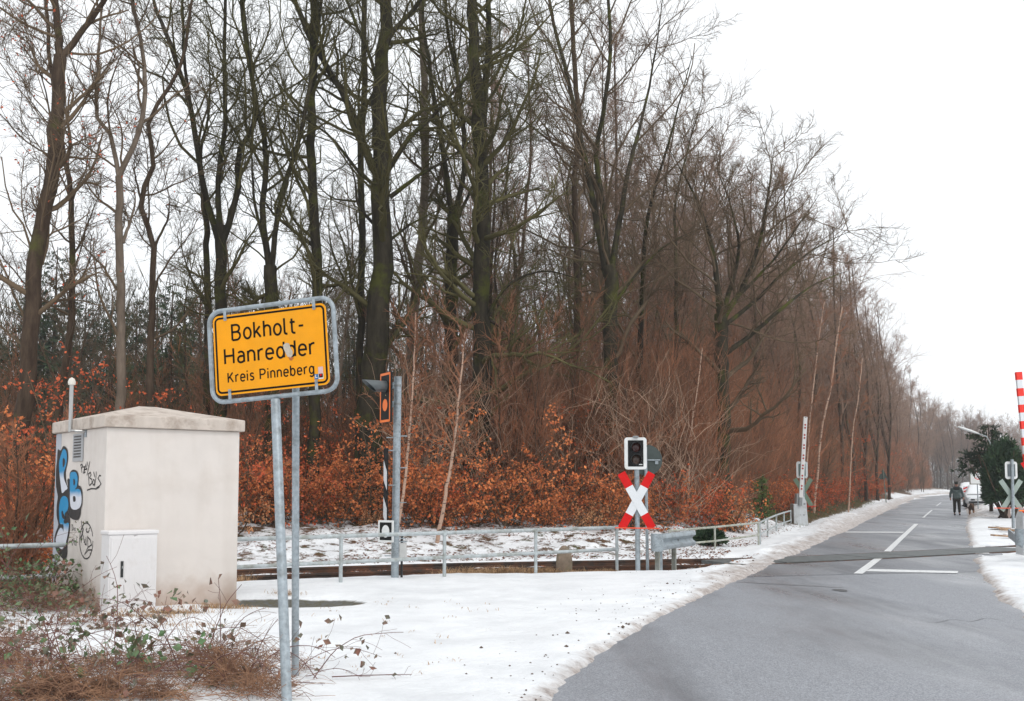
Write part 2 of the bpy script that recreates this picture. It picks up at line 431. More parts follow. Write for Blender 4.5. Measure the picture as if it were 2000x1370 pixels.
# darker resurfaced band around the rails
near = [G(px, py) for px, py in ((1405, 1131), (1465, 1127.5), (1650, 1122.5), (1800, 1120), (1935, 1117))]
farp = [G(px, py) for px, py in ((1892, 1041), (1800, 1041), (1700, 1040.5), (1632, 1041))]
sheet('crossing_road_surface', [p.xy for p in near + farp], .004, M_patch)
tar = mat('road_tar', (.022, .023, .025), .35, var=.2, scale=8)
damp = mat('damp_asphalt', (.15, .155, .168), .38, var=.25, scale=3)
def strip_pts(pts, w):
    P = [Vector((p[0], p[1])) for p in pts]; L_, R_ = [], []
    for i, p in enumerate(P):
        t = (P[min(i + 1, len(P) - 1)] - P[max(i - 1, 0)]).normalized(); nn = Vector((-t.y, t.x))
        ww = w[i] if isinstance(w, (list, tuple)) else w
        L_.append(p + nn * ww / 2); R_.append(p - nn * ww / 2)
    return L_, R_
def strip(name, pts, w, z, m, parent=None, kind='structure', thick=0):
    L_, R_ = strip_pts(pts, w); k = len(L_)
    mb = MB(); mb.add([(p.x, p.y, z) for p in L_ + R_], [(k + i, k + i + 1, i + 1, i) for i in range(k - 1)])
    o = mb.build(name, m, parent)
    if kind: tag(o, kind=kind)
    return o
# damp seam running out of the verge and the tar spot on it
strip('damp_seam', [G(1440 + 26 * i, 1137.5 + i * 1.4 + random.uniform(-.5, .5)) for i in range(9)], [.05 + .10 * math.sin(i * .39) for i in range(9)], .0024, damp)
mb = MB(); c0 = G(1642, 1154)
mb.add([(c0.x + (.10 + .03 * math.sin(3 * a)) * math.cos(a), c0.y + .2 * math.sin(a), .0056) for a in [2 * PI * i / 18 for i in range(18)]], [tuple(range(18))])
tag(mb.build('tar_spot', mat('tar_spot_grey', (.07, .072, .075), .5, var=.2, scale=9)), kind='structure')
strip('hairline_crack', [G(1810 + i * 14, 1215 + 3 * math.sin(i * 1.3) - i * .5) for i in range(12)], .012, .0028, tar)
# painted markings
def paint_mat():
    m = mat('worn_road_paint', (.72, .73, .73), .5, var=.08, scale=14, dirt=(.36, .37, .38), coords='Object', mscale=16, mth=.60)
    return m
M_line = paint_mat()
sheet('stop_line', [p.xy for p in (G(1690, 1117), G(1870, 1121), G(1872, 1116.8), G(1700, 1112.5))], .0095, M_line)
sheet('stop_line', [p.xy for p in (G(1649, 1041.0), G(1764, 1041.5), G(1766, 1039.6), G(1654, 1039.1))], .0095, M_line)
strip('centre_line', [G(1676, 1122), G(1700, 1104), G(1722, 1087)], .16, .0125, M_line)
strip('centre_line', [G(1733, 1078.5), G(1756, 1056), G(1790, 1024)], .16, .0125, M_line)
strip('centre_line', [G(1803, 1012), G(1820, 997)], .11, .0125, M_line)
strip('centre_line', [G(1829, 989), G(1838, 982)], .10, .0125, M_line)
strip('edge_mark', [G(1909, 1060), G(1913, 1070), G(1919, 1083)], .3, .0125, M_line)

# ploughed snow ridges further along the road
def snow_ridge(name, ya, yb, left, hgt, wid, seed):
    ys = []; y = ya
    while y < yb: ys.append(y); y += .16 + y * .0035
    ys = np.array(ys); k = 12; V = []
    for j in range(k):
        t = j / (k - 1); off = -.1 + wid * t
        x = (XL(ys) - off / .91) if left else (XR(ys) + off / .91)
        prof = math.sin(PI * min(1, t * 1.02)) ** .75
        nz = fbm(x * 1.3, ys, .8, 4, seed); nz2 = fbm(x, ys, 5, 3, seed + 9)
        taper = sstep(ya, ya + 5, ys)
        z = -.03 + hgt * prof * (.35 + 1.1 * nz) * taper + .07 * (nz2 - .4) * (prof > .2)
        xx = x + (.16 * (fbm(ys, ys * 0 + seed, 1.2, 4, seed) - .5) * (1 - t)) * (1 if left else 1)
        V.append(np.stack([xx, ys, z], 1))
    V = np.stack(V, 1); N = len(ys); I = np.arange(N * k).reshape(N, k)
    Q = np.stack([I[:-1, :-1].ravel(), I[:-1, 1:].ravel(), I[1:, 1:].ravel(), I[1:, :-1].ravel()], 1)
    me = np_mesh(name, V.reshape(-1, 3), [Q], M_ground)
    a = me.attributes.new('slush', 'FLOAT', 'POINT')
    tt = np.tile(np.linspace(0, 1, k), N); a.data.foreach_set('value', (.98 - .75 * tt).astype(np.float32))
    tag(link(name, me), kind='structure')
snow_ridge('snow_bank', 31, 230, True, .34, 1.7, 21)
snow_ridge('snow_bank', 48, 160, False, .36, 2.6, 43)

# ------------------------------------------------------------------ railway track
rust = mat('rusty_rail_steel', (.15, .062, .03), .7, .2, var=.35, scale=5, dirt=(.035, .024, .018), mscale=2.5, mth=.46)
rail_top = mat('running_surface_steel', (.40, .27, .18), .35, .6, var=.2, scale=6)
sleeper_m = mat('concrete_sleeper', (.23, .20, .17), .8, var=.2, scale=6, dirt=(.09, .07, .045))
snowcap = mat('clean_snow', (.86, .875, .89), .6, bump=.25, bscale=12)
def offset_curve(C, off):
    t = np.gradient(C, axis=0); t /= np.linalg.norm(t, axis=1)[:, None]
    return C + np.stack([-t[:, 1], t[:, 0]], 1) * off
trk = empty('railway_track', (0, 0, 0), 0, 'rusty railway track between the pipe railings, curving to the level crossing', 'railway track')
sel = (FARC[:, 0] > -16) & (FARC[:, 0] < 24)
prof = [(-.065, -.155), (.065, -.155), (.065, -.14), (.012, -.12), (.012, -.045), (.034, -.035), (.034, 0), (-.034, 0), (-.034, -.035), (-.012, -.045), (-.012, -.12), (-.065, -.14)]
for off in (0.0, -1.435):
    C = offset_curve(FARC, off)[sel]
    t = np.gradient(C, axis=0); t /= np.linalg.norm(t, axis=1)[:, None]; nn = np.stack([-t[:, 1], t[:, 0]], 1)
    mb = MB(); k = len(prof)
    vs = []
    for c, q in zip(C, nn):
        dr = float(road_dist(np.array([c[0]]), np.array([c[1]]))[0][0])
        zt = .0135 if dr < .3 else .0135 + .03 * min(1, (dr - .3) / 2)
        vs += [(c[0] + q[0] * a, c[1] + q[1] * a, zt + z) for a, z in prof]
    fs = [(i * k + j, i * k + (j + 1) % k, (i + 1) * k + (j + 1) % k, (i + 1) * k + j) for i in range(len(C) - 1) for j in range(k)]
    mb.add(vs, fs); mb.build('rail', rust, trk)
    # snow lying on the far rail on the left
    if off == 0:
        mb = MB(); c2 = [(c, q) for c, q in zip(C, nn) if c[0] < 3.2]
        vs = []
        pr = [(-.04, .0455), (-.036, .068), (0, .078), (.036, .068), (.04, .0455)]
        for c, q in c2: vs += [(c[0] + q[0] * a, c[1] + q[1] * a, z - (.012 if z > .05 else 0) * random.random()) for a, z in pr]
        mb.add(vs, [(i * 5 + j, i * 5 + j + 1, i * 5 + 5 + j + 1, i * 5 + 5 + j) for i in range(len(c2) - 1) for j in range(4)])
        mb.build('snow_cap', snowcap, trk, smooth=True)
# sleepers left of the crossing
CC = offset_curve(FARC, -.7175); sl_me = None; acc = 0; last = None
for i in range(len(CC) - 1):
    c = CC[i]
    if not (-12 < c[0] < 4.0): continue
    if last is not None and np.linalg.norm(c - last) < .62: continue
    last = c; t = CC[i + 1] - CC[i]; a = math.atan2(t[1], t[0])
    if sl_me is None:
        o = MB().box((0, 0, 0), (.24, 2.4, .18)).build('sleeper', sleeper_m, trk, bevel=.02, seg=1); sl_me = o.data
    else:
        o = link('sleeper', sl_me, trk); b = o.modifiers.new('bevel', 'BEVEL'); b.width = .02; b.segments = 1
    o.location = (c[0], c[1], -.205); o.rotation_euler = (0, 0, a)
# rubber crossing panels between and beside the rails, inside the road
panel_m = mat('crossing_rubber', (.105, .115, .115), .6, var=.2, scale=6)
CR = offset_curve(FARC, -.7175); keep = [c for c in CR if road_dist(np.array([c[0]]), np.array([c[1]]))[0][0] < 1.5 and 2 < c[0] < 15]
cumul = keep[::3]
pn = empty('crossing_panels', (keep[len(keep) // 2][0], keep[len(keep) // 2][1], 0), 0, 'dark rubber crossing panels laid across the road between the rails', 'level crossing')
for i in range(len(cumul) - 1):
    a, b2 = cumul[i], cumul[i + 1]; tt = (b2 - a); ln = np.linalg.norm(tt); tt = tt / ln; nn_ = np.array((-tt[1], tt[0]))
    for lo, hi in ((-.62, .62),):
        qs = [a + tt * .008 + nn_ * lo, b2 - tt * .008 + nn_ * lo, b2 - tt * .008 + nn_ * hi, a + tt * .008 + nn_ * hi]
        mb = MB(); o3 = pn.location
        top = [(q[0] - o3.x, q[1] - o3.y, .019 + (i % 2) * .003) for q in qs]; bot = [(v[0], v[1], -.05) for v in top]
        mb.add(bot + top, [(4, 5, 6, 7), (0, 1, 5, 4), (1, 2, 6, 5), (2, 3, 7, 6), (3, 0, 4, 7)])
        mb.build('panel', panel_m, pn)

# ------------------------------------------------------------------ pipe railings
def railing(name, tops, label, posts, r=.034, h=.86, mid=.43, base=None, m=galv_light, rails=None):
    """posts: list of (x, y, ztop, zbase)"""
    p0 = posts[0]
    e = empty(name, (p0[0], p0[1], p0[3]), 0, label, 'railing')
    L0 = Vector(e.location); V_ = lambda x, y, z: Vector((x, y, z)) - L0
    for (x, y, zt, zb) in posts:
        MB().tube([V_(x, y, zb - .15), V_(x, y, zt - .012)], r * .9, 10).build('post', m, e, smooth=True)
        MB().tube([V_(x, y, zt - .05), V_(x, y, zt + r + .006)], r * 1.25, 10).build('clamp', m, e, smooth=True)
        zm = zb + (zt - zb) * .5
        MB().tube([V_(x, y, zm - .035), V_(x, y, zm + .035)], r * 1.25, 10).build('clamp', m, e, smooth=True)
    for i in range(len(posts) - 1):
        a, b_ = posts[i], posts[i + 1]
        MB().tube([V_(a[0], a[1], a[2]), V_(b_[0], b_[1], b_[2])], r, 10).build('top_rail', m, e, smooth=True)
        za, zb2 = a[3] + (a[2] - a[3]) * .5, b_[3] + (b_[2] - b_[3]) * .5
        MB().tube([V_(a[0], a[1], za), V_(b_[0], b_[1], zb2)], r * .92, 10).build('middle_rail', m, e, smooth=True)
    return e
fx = [-2.76 + 1.6 * i for i in range(-4, 4)]; posts = []
for i in range(-4, 4):
    x = -2.76 + 1.597 * i; y = 16.31 + 1.09 * i
    posts.append((x, y, .80, -.04))
railing('pipe_railing', None, 'long galvanised two bar pipe railing in front of the track, running behind the utility box', posts)
P2 = [(D(px, py, y_), zb) for px, py, y_, zb in ((1308, 1037, 23.2, -.08), (1396, 1030, 24.4, -.06), (1481, 1021.5, 26.7, -.02))]
railing('pipe_railing', None, 'straight section of pipe railing beyond the track behind the crash barrier', [(p.x, p.y, p.z, zb) for p, zb in P2], r=.026, m=mat('mossy_rail_steel', (.42, .43, .38), .6, .2, var=.2, scale=10, dirt=(.26, .26, .17), mscale=4))
P3 = [(D(px, py, y_), zb) for px, py, y_, zb in ((1484, 1021.0, 27.0, -.02), (1499, 1013.5, 29.5, 0), (1516, 1006.5, 32, .0), (1531, 1001.5, 34.6, .0), (1544, 998, 36.6, .0))]
railing('pipe_railing', None, 'bent rising section of pipe railing that ends at the raised barrier housing', [(p.x, p.y, p.z, zb) for p, zb in P3], r=.027, m=galv_light)

# ------------------------------------------------------------------ crash barriers beside the crossing
def guardrail(loc, rz, length, label, postpos):
    e = empty('crash_barrier', loc, rz, label, 'crash barrier')
    # W profile along +x, face towards -y
    pr = [(-.0, .155), (-.05, .15), (-.085, .115), (-.085, .07), (-.03, .03), (-.012, 0), (-.03, -.03), (-.085, -.07), (-.085, -.115), (-.05, -.15), (0, -.155)]
    mb = MB(); k = len(pr)
    for x in (0, length):
        pass
    vs = [(x, y, .56 + z) for x in (0, length) for y, z in pr] + [(x, y + .006, .56 + z * .985) for x in (0, length) for y, z in pr]
    fs = [(i, i + 1, k + i + 1, k + i) for i in range(k - 1)] + [(2 * k + i + 1, 2 * k + i, 3 * k + i, 3 * k + i + 1) for i in range(k - 1)]
    mb.add(vs, fs); mb.build('beam', galv, e, smooth=True, angle=50)
    # rounded end piece
    mb = MB(); n = 10
    out = [(-.0 + 0.0, -.10)]
    pts = arc(0, .02, .13, .12, 270, 90, 10)
    vs = [(x, y, z) for z in (.56 - .165, .56 + .165) for x, y in pts] + [(x * .93 + .004, (y - .02) * .93 + .02, z) for z in (.56 - .165, .56 + .165) for x, y in pts]
    k = len(pts)
    fs = [(i, i + 1, k + i + 1, k + i) for i in range(k - 1)] + [(2 * k + i + 1, 2 * k + i, 3 * k + i, 3 * k + i + 1) for i in range(k - 1)]
    fs += [(i + 1, i, 2 * k + i, 2 * k + i + 1) for i in range(k - 1)] + [(k + i, k + i + 1, 3 * k + i + 1, 3 * k + i) for i in range(k - 1)]
    mb.add(vs, fs); mb.build('end_piece', galv, e, smooth=True, angle=50)
    for x in postpos:
        mb = MB()
        mb.box((x, .035, .2), (.055, .012, .86)); mb.box((x, .105, .2), (.055, .012, .86)); mb.box((x, .07, .2), (.012, .058, .86))
        mb.build('post', mat('weathered_post_steel', (.30, .31, .28), .6, .3, var=.2, scale=8, dirt=(.14, .12, .08), mscale=4), e)
        MB().tube([(x, -.02, .56), (x, -.034, .56)], .018, 8).build('bolt', galv_dark, e)
    # snow and grime stay off; end
    return e
a = G(1297, 1119); b_ = D(1388, 1070, 20.6)
ang = math.atan2(b_.y - a.y + .25, b_.x - a.x)
g = guardrail((a.x - .1, a.y, 0), ang, 1.75, 'short galvanised crash barrier with rounded end left of the road', (.12, .95))
MB().tube([(.42, .14, -.1), (.42, .14, .42)], .045, 12).build('pipe_stub', galv, g, smooth=True)
a = D(1998, 1075, 20.3)
guardrail((a.x, a.y, 0.02), R(38), 3.4, 'galvanised crash barrier end cut by the right picture edge', (.35, 1.6, 2.9))
g_r = bpy.data.objects['crash_barrier.001']; gi = (Matrix.Translation(g_r.location) @ Matrix.Rotation(R(38), 4, 'Z')).inverted()
ga, gb_ = gi @ D(1973, 1042, 22.3), gi @ D(1998, 1062, 20.6); mb = MB(); up_ = Vector((0, 0, .09)); sd = Vector((.0, .05, 0))
mb.add([ga - up_, gb_ - up_, gb_ + up_, ga + up_, ga - up_ + sd, gb_ - up_ + sd, gb_ + up_ + sd, ga + up_ + sd], [(0, 1, 2, 3), (7, 6, 5, 4), (0, 4, 5, 1), (3, 2, 6, 7), (0, 3, 7, 4), (1, 5, 6, 2)]); mb.build('sloping_rail', galv, g_r, bevel=.01)

# ------------------------------------------------------------------ utility box with cabinet
PH = R(40); aV = Vector((math.cos(PH), math.sin(PH), 0)); bV = Vector((-math.sin(PH), math.cos(PH), 0))
A0 = G(199, 1203, -.02); A0.z = 0
render_m = mat('beige_render', (.68, .625, .58), .85, var=.035, scale=3, dirt=(.63, .57, .52), mscale=1.6, mth=.58, bump=.35, bscale=160)
# rising damp stain at the foot of the render
def foot_stain(m):
    n = m.node_tree.nodes; l = m.node_tree.links; b = n['Principled BSDF']
    cur = b.inputs['Base Color'].links[0].from_socket
    tc = n.new('ShaderNodeTexCoord'); sp = n.new('ShaderNodeSeparateXYZ'); l.new(tc.outputs['Object'], sp.inputs[0])
    nz = n.new('ShaderNodeTexNoise'); nz.inputs['Scale'].default_value = 5; nz.inputs['Detail'].default_value = 6; l.new(tc.outputs['Object'], nz.inputs[0])
    ad = n.new('ShaderNodeMath'); ad.operation = 'MULTIPLY_ADD'; ad.inputs[1].default_value = -.45; l.new(nz.outputs[0], ad.inputs[0]); l.new(sp.outputs[2], ad.inputs[2])
    mr = n.new('ShaderNodeMapRange'); mr.inputs[1].default_value = -.20; mr.inputs[2].default_value = .22; mr.inputs[3].default_value = .75; mr.inputs[4].default_value = 0; l.new(ad.outputs[0], mr.inputs[0])
    mx = n.new('ShaderNodeMix'); mx.data_type = 'RGBA'; mx.inputs[7].default_value = (.34, .21, .14, 1)
    l.new(mr.outputs[0], mx.inputs[0]); l.new(cur, mx.inputs[6]); l.new(mx.outputs[2], b.inputs['Base Color'])
foot_stain(render_m)
def streaks(m, k):
    n = m.node_tree.nodes; l = m.node_tree.links; b = n['Principled BSDF']; cur = b.inputs['Base Color'].links[0].from_socket
    tc = n.new('ShaderNodeTexCoord'); mp = n.new('ShaderNodeMapping'); mp.inputs['Scale'].default_value = (3.2, 3.2, .5); l.new(tc.outputs['Object'], mp.inputs[0])
    nz = n.new('ShaderNodeTexNoise'); nz.inputs['Scale'].default_value = 1.6; nz.inputs['Detail'].default_value = 6; l.new(mp.outputs[0], nz.inputs['Vector'])
    mr = n.new('ShaderNodeMapRange'); mr.inputs[1].default_value = .48; mr.inputs[2].default_value = .75; mr.inputs[3].default_value = 0; mr.inputs[4].default_value = k; l.new(nz.outputs[0], mr.inputs[0])
    mx = n.new('ShaderNodeMix'); mx.data_type = 'RGBA'; mx.inputs[7].default_value = (.40, .33, .27, 1); l.new(mr.outputs[0], mx.inputs[0]); l.new(cur, mx.inputs[6]); l.new(mx.outputs[2], b.inputs['Base Color'])
streaks(render_m, .14)
slab_m = mat('weathered_concrete_roof', (.56, .49, .43), .85, var=.07, scale=7, dirt=(.36, .29, .24), mscale=5, bump=.4, bscale=90)
streaks(slab_m, .4)
ub = empty('utility_box', A0, PH, 'tall beige rendered utility box with low pyramid roof and graffiti on its left side', 'utility box')
LX, LY, HZ = 1.80, 2.16, 2.36
# local frame: x along the front, y away from the camera along the side
MB().box((LX / 2, LY / 2, HZ / 2 - .15), (LX, LY, HZ + .3)).build('wall', render_m, ub, bevel=.012)
ov = .055
mb = MB(); z0, z1, z2 = HZ + .002, HZ + .155, HZ + .37
x0, x1, y0, y1 = -ov, LX + ov, -ov, LY + ov; cx, cy = LX / 2, LY / 2
mb.add([(x0, y0, z0), (x1, y0, z0), (x1, y1, z0), (x0, y1, z0), (x0, y0, z1), (x1, y0, z1), (x1, y1, z1), (x0, y1, z1), (cx - .12, cy, z2), (cx + .12, cy, z2)],
       [(3, 2, 1, 0), (0, 1, 5, 4), (1, 2, 6, 5), (2, 3, 7, 6), (3, 0, 4, 7), (4, 5, 9, 8), (5, 6, 9), (6, 7, 8, 9), (7, 4, 8)])
mb.build('roof', slab_m, ub, bevel=.012)
MB().box((-.0015, LY - .11, HZ / 2 - .02), (.009, .24, HZ + .02)).build('corner_strip', mat('pale_grey_strip', (.42, .45, .50), .7, var=.06, scale=5), ub, bevel=.004)
def wallY(px, py):       # point of the left wall (plane x_local = 0) -> local (y, z)
    d = ray(px, py); o = Vector((0, 0, EYE)); s = (A0 - o).dot(aV) / d.dot(aV); p = o + d * s - A0
    return (p.dot(bV), p.z)
# vent grille
q = [wallY(146, 849), wallY(163, 901)]
yv = (q[0][0] + q[1][0]) / 2; wv = abs(q[0][0] - q[1][0]); zv = (q[0][1] + q[1][1]) / 2; hv_ = abs(q[0][1] - q[1][1])
gr_m = mat('grey_grille', (.40, .41, .42), .5, .2)
vg = MB().box((-.012, yv, zv), (.02, wv, hv_)).build('vent_grille', gr_m, ub, bevel=.003)
for i in range(8):
    zz = zv + hv_ * (.40 - i * .105)
    MB().box((-.0235, yv, zz), (.003, wv * .72, hv_ * .045)).build('slot', rubber, vg)
    MB().box((-.028, yv, zz + hv_ * .032), (.014, wv * .76, .004), Matrix.Rotation(R(-25), 3, 'Y')).build('slat', gr_m, vg)
# antenna on a bracket
y_a, z_a = wallY(157, 842); yb_, zb_ = wallY(171, 839)
top = wallY(159, 756)
st = mat('stainless_tube', (.45, .45, .44), .3, .8)
an = MB().tube([(-.13, y_a, z_a - .02), (-.13, y_a, z_a + .62)], .027, 14).build('antenna_tube', st, ub, smooth=True)
mb = MB(); mb.tube([(-.13, y_a, z_a + .62), (-.13, y_a, z_a + .66), (-.13, y_a, z_a + .70), (-.13, y_a, z_a + .72)], [.046, .05, .036, .006], 16)
mb.build('antenna_cap', mat('antenna_white', (.68, .64, .58), .5), an, smooth=True)
MB().tube([(-.13, y_a, z_a), (-.13, y_a - .22, z_a - .015), (-.02, y_a - .25, z_a - .015), (0.0, y_a - .25, z_a - .015)], .017, 10).build('bracket_arm', st, an, smooth=True)
MB().box((-.008, y_a - .25, z_a - .03), (.012, .07, .13)).build('bracket_plate', galv, an, bevel=.002)
# small pipe outlet low on the front wall
d = ray(401, 1174); s = (A0 - Vector((0, 0, EYE))).dot(bV) / d.dot(bV); p = Vector((0, 0, EYE)) + d * s - A0
MB().tube([(p.dot(aV), .002, p.z), (p.dot(aV), -.045, p.z)], .022, 12).build('pipe_outlet', mat('green_grey_pipe', (.16, .19, .15), .5), ub, smooth=True)
# graffiti: paint lying on the wall, outlines in wall coordinates
gx_ = lambda zx, zy: wallY(90 + zx / 5.071, 840 + zy / 5.074)
EXg, EYg, Ng = Vector((0, 1, 0)), Vector((0, 0, 1)), Vector((-1, 0, 0))
def gpoly(name, pts, m, lift, par, smooth=True):
    P = [gx_(*p) for p in pts]
    if smooth:
        n = len(P); out = []
        for i in range(n):
            p0, p1, p2, p3 = [np.array(P[(i + k) % n]) for k in (-1, 0, 1, 2)]
            for t in (0, .34, .67):
                out.append(tuple(.5 * (2 * p1 + (p2 - p0) * t + (2 * p0 - 5 * p1 + 4 * p2 - p3) * t * t + (3 * p1 - p0 - 3 * p2 + p3) * t ** 3)))
        P = out
    mb = MB(); mb.add([(-lift, y, z) for y, z in P], [tuple(range(len(P)))]); return mb.build(name, m, par)
def spray_mat():
    m = bpy.data.materials.new('blue_fading_to_white_spray'); m.use_nodes = True
    n = m.node_tree.nodes; l = m.node_tree.links; b = n['Principled BSDF']; b.inputs['Roughness'].default_value = .5
    tc = n.new('ShaderNodeTexCoord'); sp = n.new('ShaderNodeSeparateXYZ'); l.new(tc.outputs['Generated'], sp.inputs[0])
    nz = n.new('ShaderNodeTexNoise'); nz.inputs['Scale'].default_value = 9; l.new(tc.outputs['Object'], nz.inputs[0])
    a = n.new('ShaderNodeMath'); a.operation = 'MULTIPLY_ADD'; a.inputs[1].default_value = .12; l.new(nz.outputs[0], a.inputs[0]); l.new(sp.outputs[2], a.inputs[2])
    mr = n.new('ShaderNodeMapRange'); mr.inputs[1].default_value = .40; mr.inputs[2].default_value = .56; l.new(a.outputs[0], mr.inputs[0])
    mx = n.new('ShaderNodeMix'); mx.data_type = 'RGBA'; mx.inputs[6].default_value = (.66, .68, .74, 1); mx.inputs[7].default_value = (.003, .25, .50, 1)
    l.new(mr.outputs[0], mx.inputs[0]); l.new(mx.outputs[2], b.inputs['Base Color']); return m
M_spray = spray_mat(); M_blk = mat('black_spray_paint', (.012, .011, .011), .55)
gr = gpoly('graffiti', [(122, 195), (150, 205), (178, 160), (212, 190), (222, 260), (215, 330), (198, 420), (205, 520), (222, 560), (216, 500), (228, 480), (240, 490), (240, 430), (270, 395), (312, 410), (326, 470), (322, 545),
      (345, 560), (364, 620), (362, 740), (350, 780), (345, 840), (322, 890), (280, 890), (238, 860), (228, 800), (222, 800), (240, 880), (238, 1000), (215, 1130), (214, 1230), (190, 1285), (150, 1255), (105, 1190), (88, 1100), (100, 1020), (128, 940), (110, 850), (112, 740), (122, 660), (105, 560), (104, 400), (115, 300)], M_blk, .0085, ub)
LF = .0100
gpoly('letter', [(150, 265), (178, 192), (206, 215), (214, 290), (200, 370), (182, 430), (190, 500), (220, 575), (196, 600), (165, 625), (152, 540), (140, 430), (136, 330)], M_spray, LF, gr)
gpoly('letter', [(246, 440), (270, 417), (305, 425), (320, 480), (312, 560), (292, 590), (330, 585), (354, 620), (358, 720), (335, 775), (290, 792), (255, 770), (244, 700), (243, 560)], M_spray, LF, gr)
gpoly('letter', [(150, 690), (178, 656), (212, 668), (228, 720), (222, 790), (192, 830), (196, 870), (180, 905), (195, 930), (228, 920), (232, 960), (210, 1090), (185, 1160), (165, 1185), (120, 1145), (102, 1090), (125, 1010), (150, 970), (172, 985), (178, 1010), (178, 940), (145, 930), (138, 860), (136, 770)], M_spray, LF, gr)
gpoly('letter_hole', [(172, 300), (182, 280), (195, 300), (192, 345), (175, 370)], M_blk, .0115, gr)
gpoly('letter_hole', [(278, 490), (290, 488), (296, 520), (290, 545), (280, 545)], M_blk, .0115, gr)
gpoly('letter_hole', [(276, 660), (296, 660), (302, 695), (292, 712), (278, 708)], M_blk, .0115, gr)
gpoly('letter_hole', [(160, 815), (172, 800), (180, 830), (196, 862), (190, 885), (168, 870)], M_blk, .0115, gr)
# sprayed tags, one thin line each
tags = [([(346, 345), (358, 425)], 0), ([(342, 350), (358, 342), (366, 360), (352, 385)], 0), ([(368, 370), (385, 365), (378, 392), (372, 428), (392, 418)], 0), ([(378, 430), (385, 380), (398, 340), (402, 400)], 0), ([(376, 398), (410, 385)], 0),
        ([(408, 315), (418, 362)], 0), ([(436, 312), (425, 370), (406, 450)], 0),
        ([(420, 430), (428, 550)], 0), ([(420, 440), (440, 420), (448, 445), (432, 475), (455, 490), (455, 530), (432, 552)], 0), ([(470, 490), (462, 520), (468, 548), (482, 535), (480, 500), (470, 490)], 0),
        ([(472, 415), (486, 470)], 0), ([(500, 412), (496, 470), (482, 560)], 0), ([(545, 455), (530, 452), (516, 480), (530, 505), (546, 535), (530, 558), (500, 575)], 0),
        ([(408, 598), (450, 582), (500, 585), (530, 566)], 0),
        ([(256, 935), (258, 1000), (268, 985), (266, 945), (254, 935)], 1), ([(274, 960), (276, 1000)], 1), ([(294, 970), (284, 975), (286, 1000), (294, 995)], 1), ([(284, 985), (292, 982)], 1),
        ([(262, 1085), (254, 1110), (262, 1145), (270, 1100), (262, 1080)], 1), ([(276, 1090), (280, 1130)], 1), ([(276, 1092), (286, 1105), (278, 1115), (286, 1145)], 1), ([(290, 1090), (292, 1140), (300, 1145), (306, 1080)], 1),
        (arc(400, 1100, 66, 178, 0, 345, 22), 0), ([(352, 900), (360, 1010), (350, 1120)], 0), ([(356, 960), (372, 985), (362, 1030), (336, 1080)], 0), ([(362, 1030), (372, 1060), (380, 1120)], 0),
        ([(408, 975), (398, 990), (402, 1010), (420, 1015), (430, 990)], 0), ([(388, 1080), (386, 1130), (400, 1140), (398, 1060)], 0), ([(412, 1050), (416, 1160)], 0), ([(412, 1060), (440, 1090), (452, 1140), (416, 1165), (380, 1240), (420, 1190), (460, 1190)], 0), ([(440, 1215), (438, 1230)], 0)]
for pts, thin in tags:
    mb = MB(); P = [gx_(*p) for p in pts]
    mb.stroke(P, .011 if thin else .018, (0, 0, 0), EXg, EYg, Ng, .0036)
    mb.build('sprayed_line', M_blk, ub)
# the cabinet
cab_m = mat('light_cabinet_plastic', (.72, .70, .695), .5, var=.03, scale=4, dirt=(.62, .59, .57), mscale=4, mth=.62)
cl = A0 + aV * -.035 + bV * -.31
cb = empty('cable_cabinet', (cl.x, cl.y, 0), PH, 'small pale grey cable cabinet standing against the front of the utility box', 'cabinet')
CW, CD, CH = .60, .30, 1.0
MB().box((CW / 2, CD / 2, CH / 2 - .1), (CW, CD, CH + .2)).build('body', cab_m, cb, bevel=.008)
MB().box((CW / 2, CD / 2 - .004, CH + .026), (CW + .03, CD + .022, .05)).build('top', cab_m, cb, bevel=.012)
dr = MB().box((CW / 2, -.008, CH * .545), (CW - .035, .014, CH * .84)).build('door', cab_m, cb, bevel=.003)
for i in range(27):
    MB().box((.028 + i * .0209, -.0165, CH * .545), (.0075, .004, CH * .82)).build('rib', cab_m, dr)
MB().box((.155, -.024, CH * .575), (.032, .014, .20)).build('lock_handle', rubber, dr, bevel=.003)
MB().box((.155, -.033, CH * .60), (.014, .006, .03)).build('lock', galv_dark, dr)

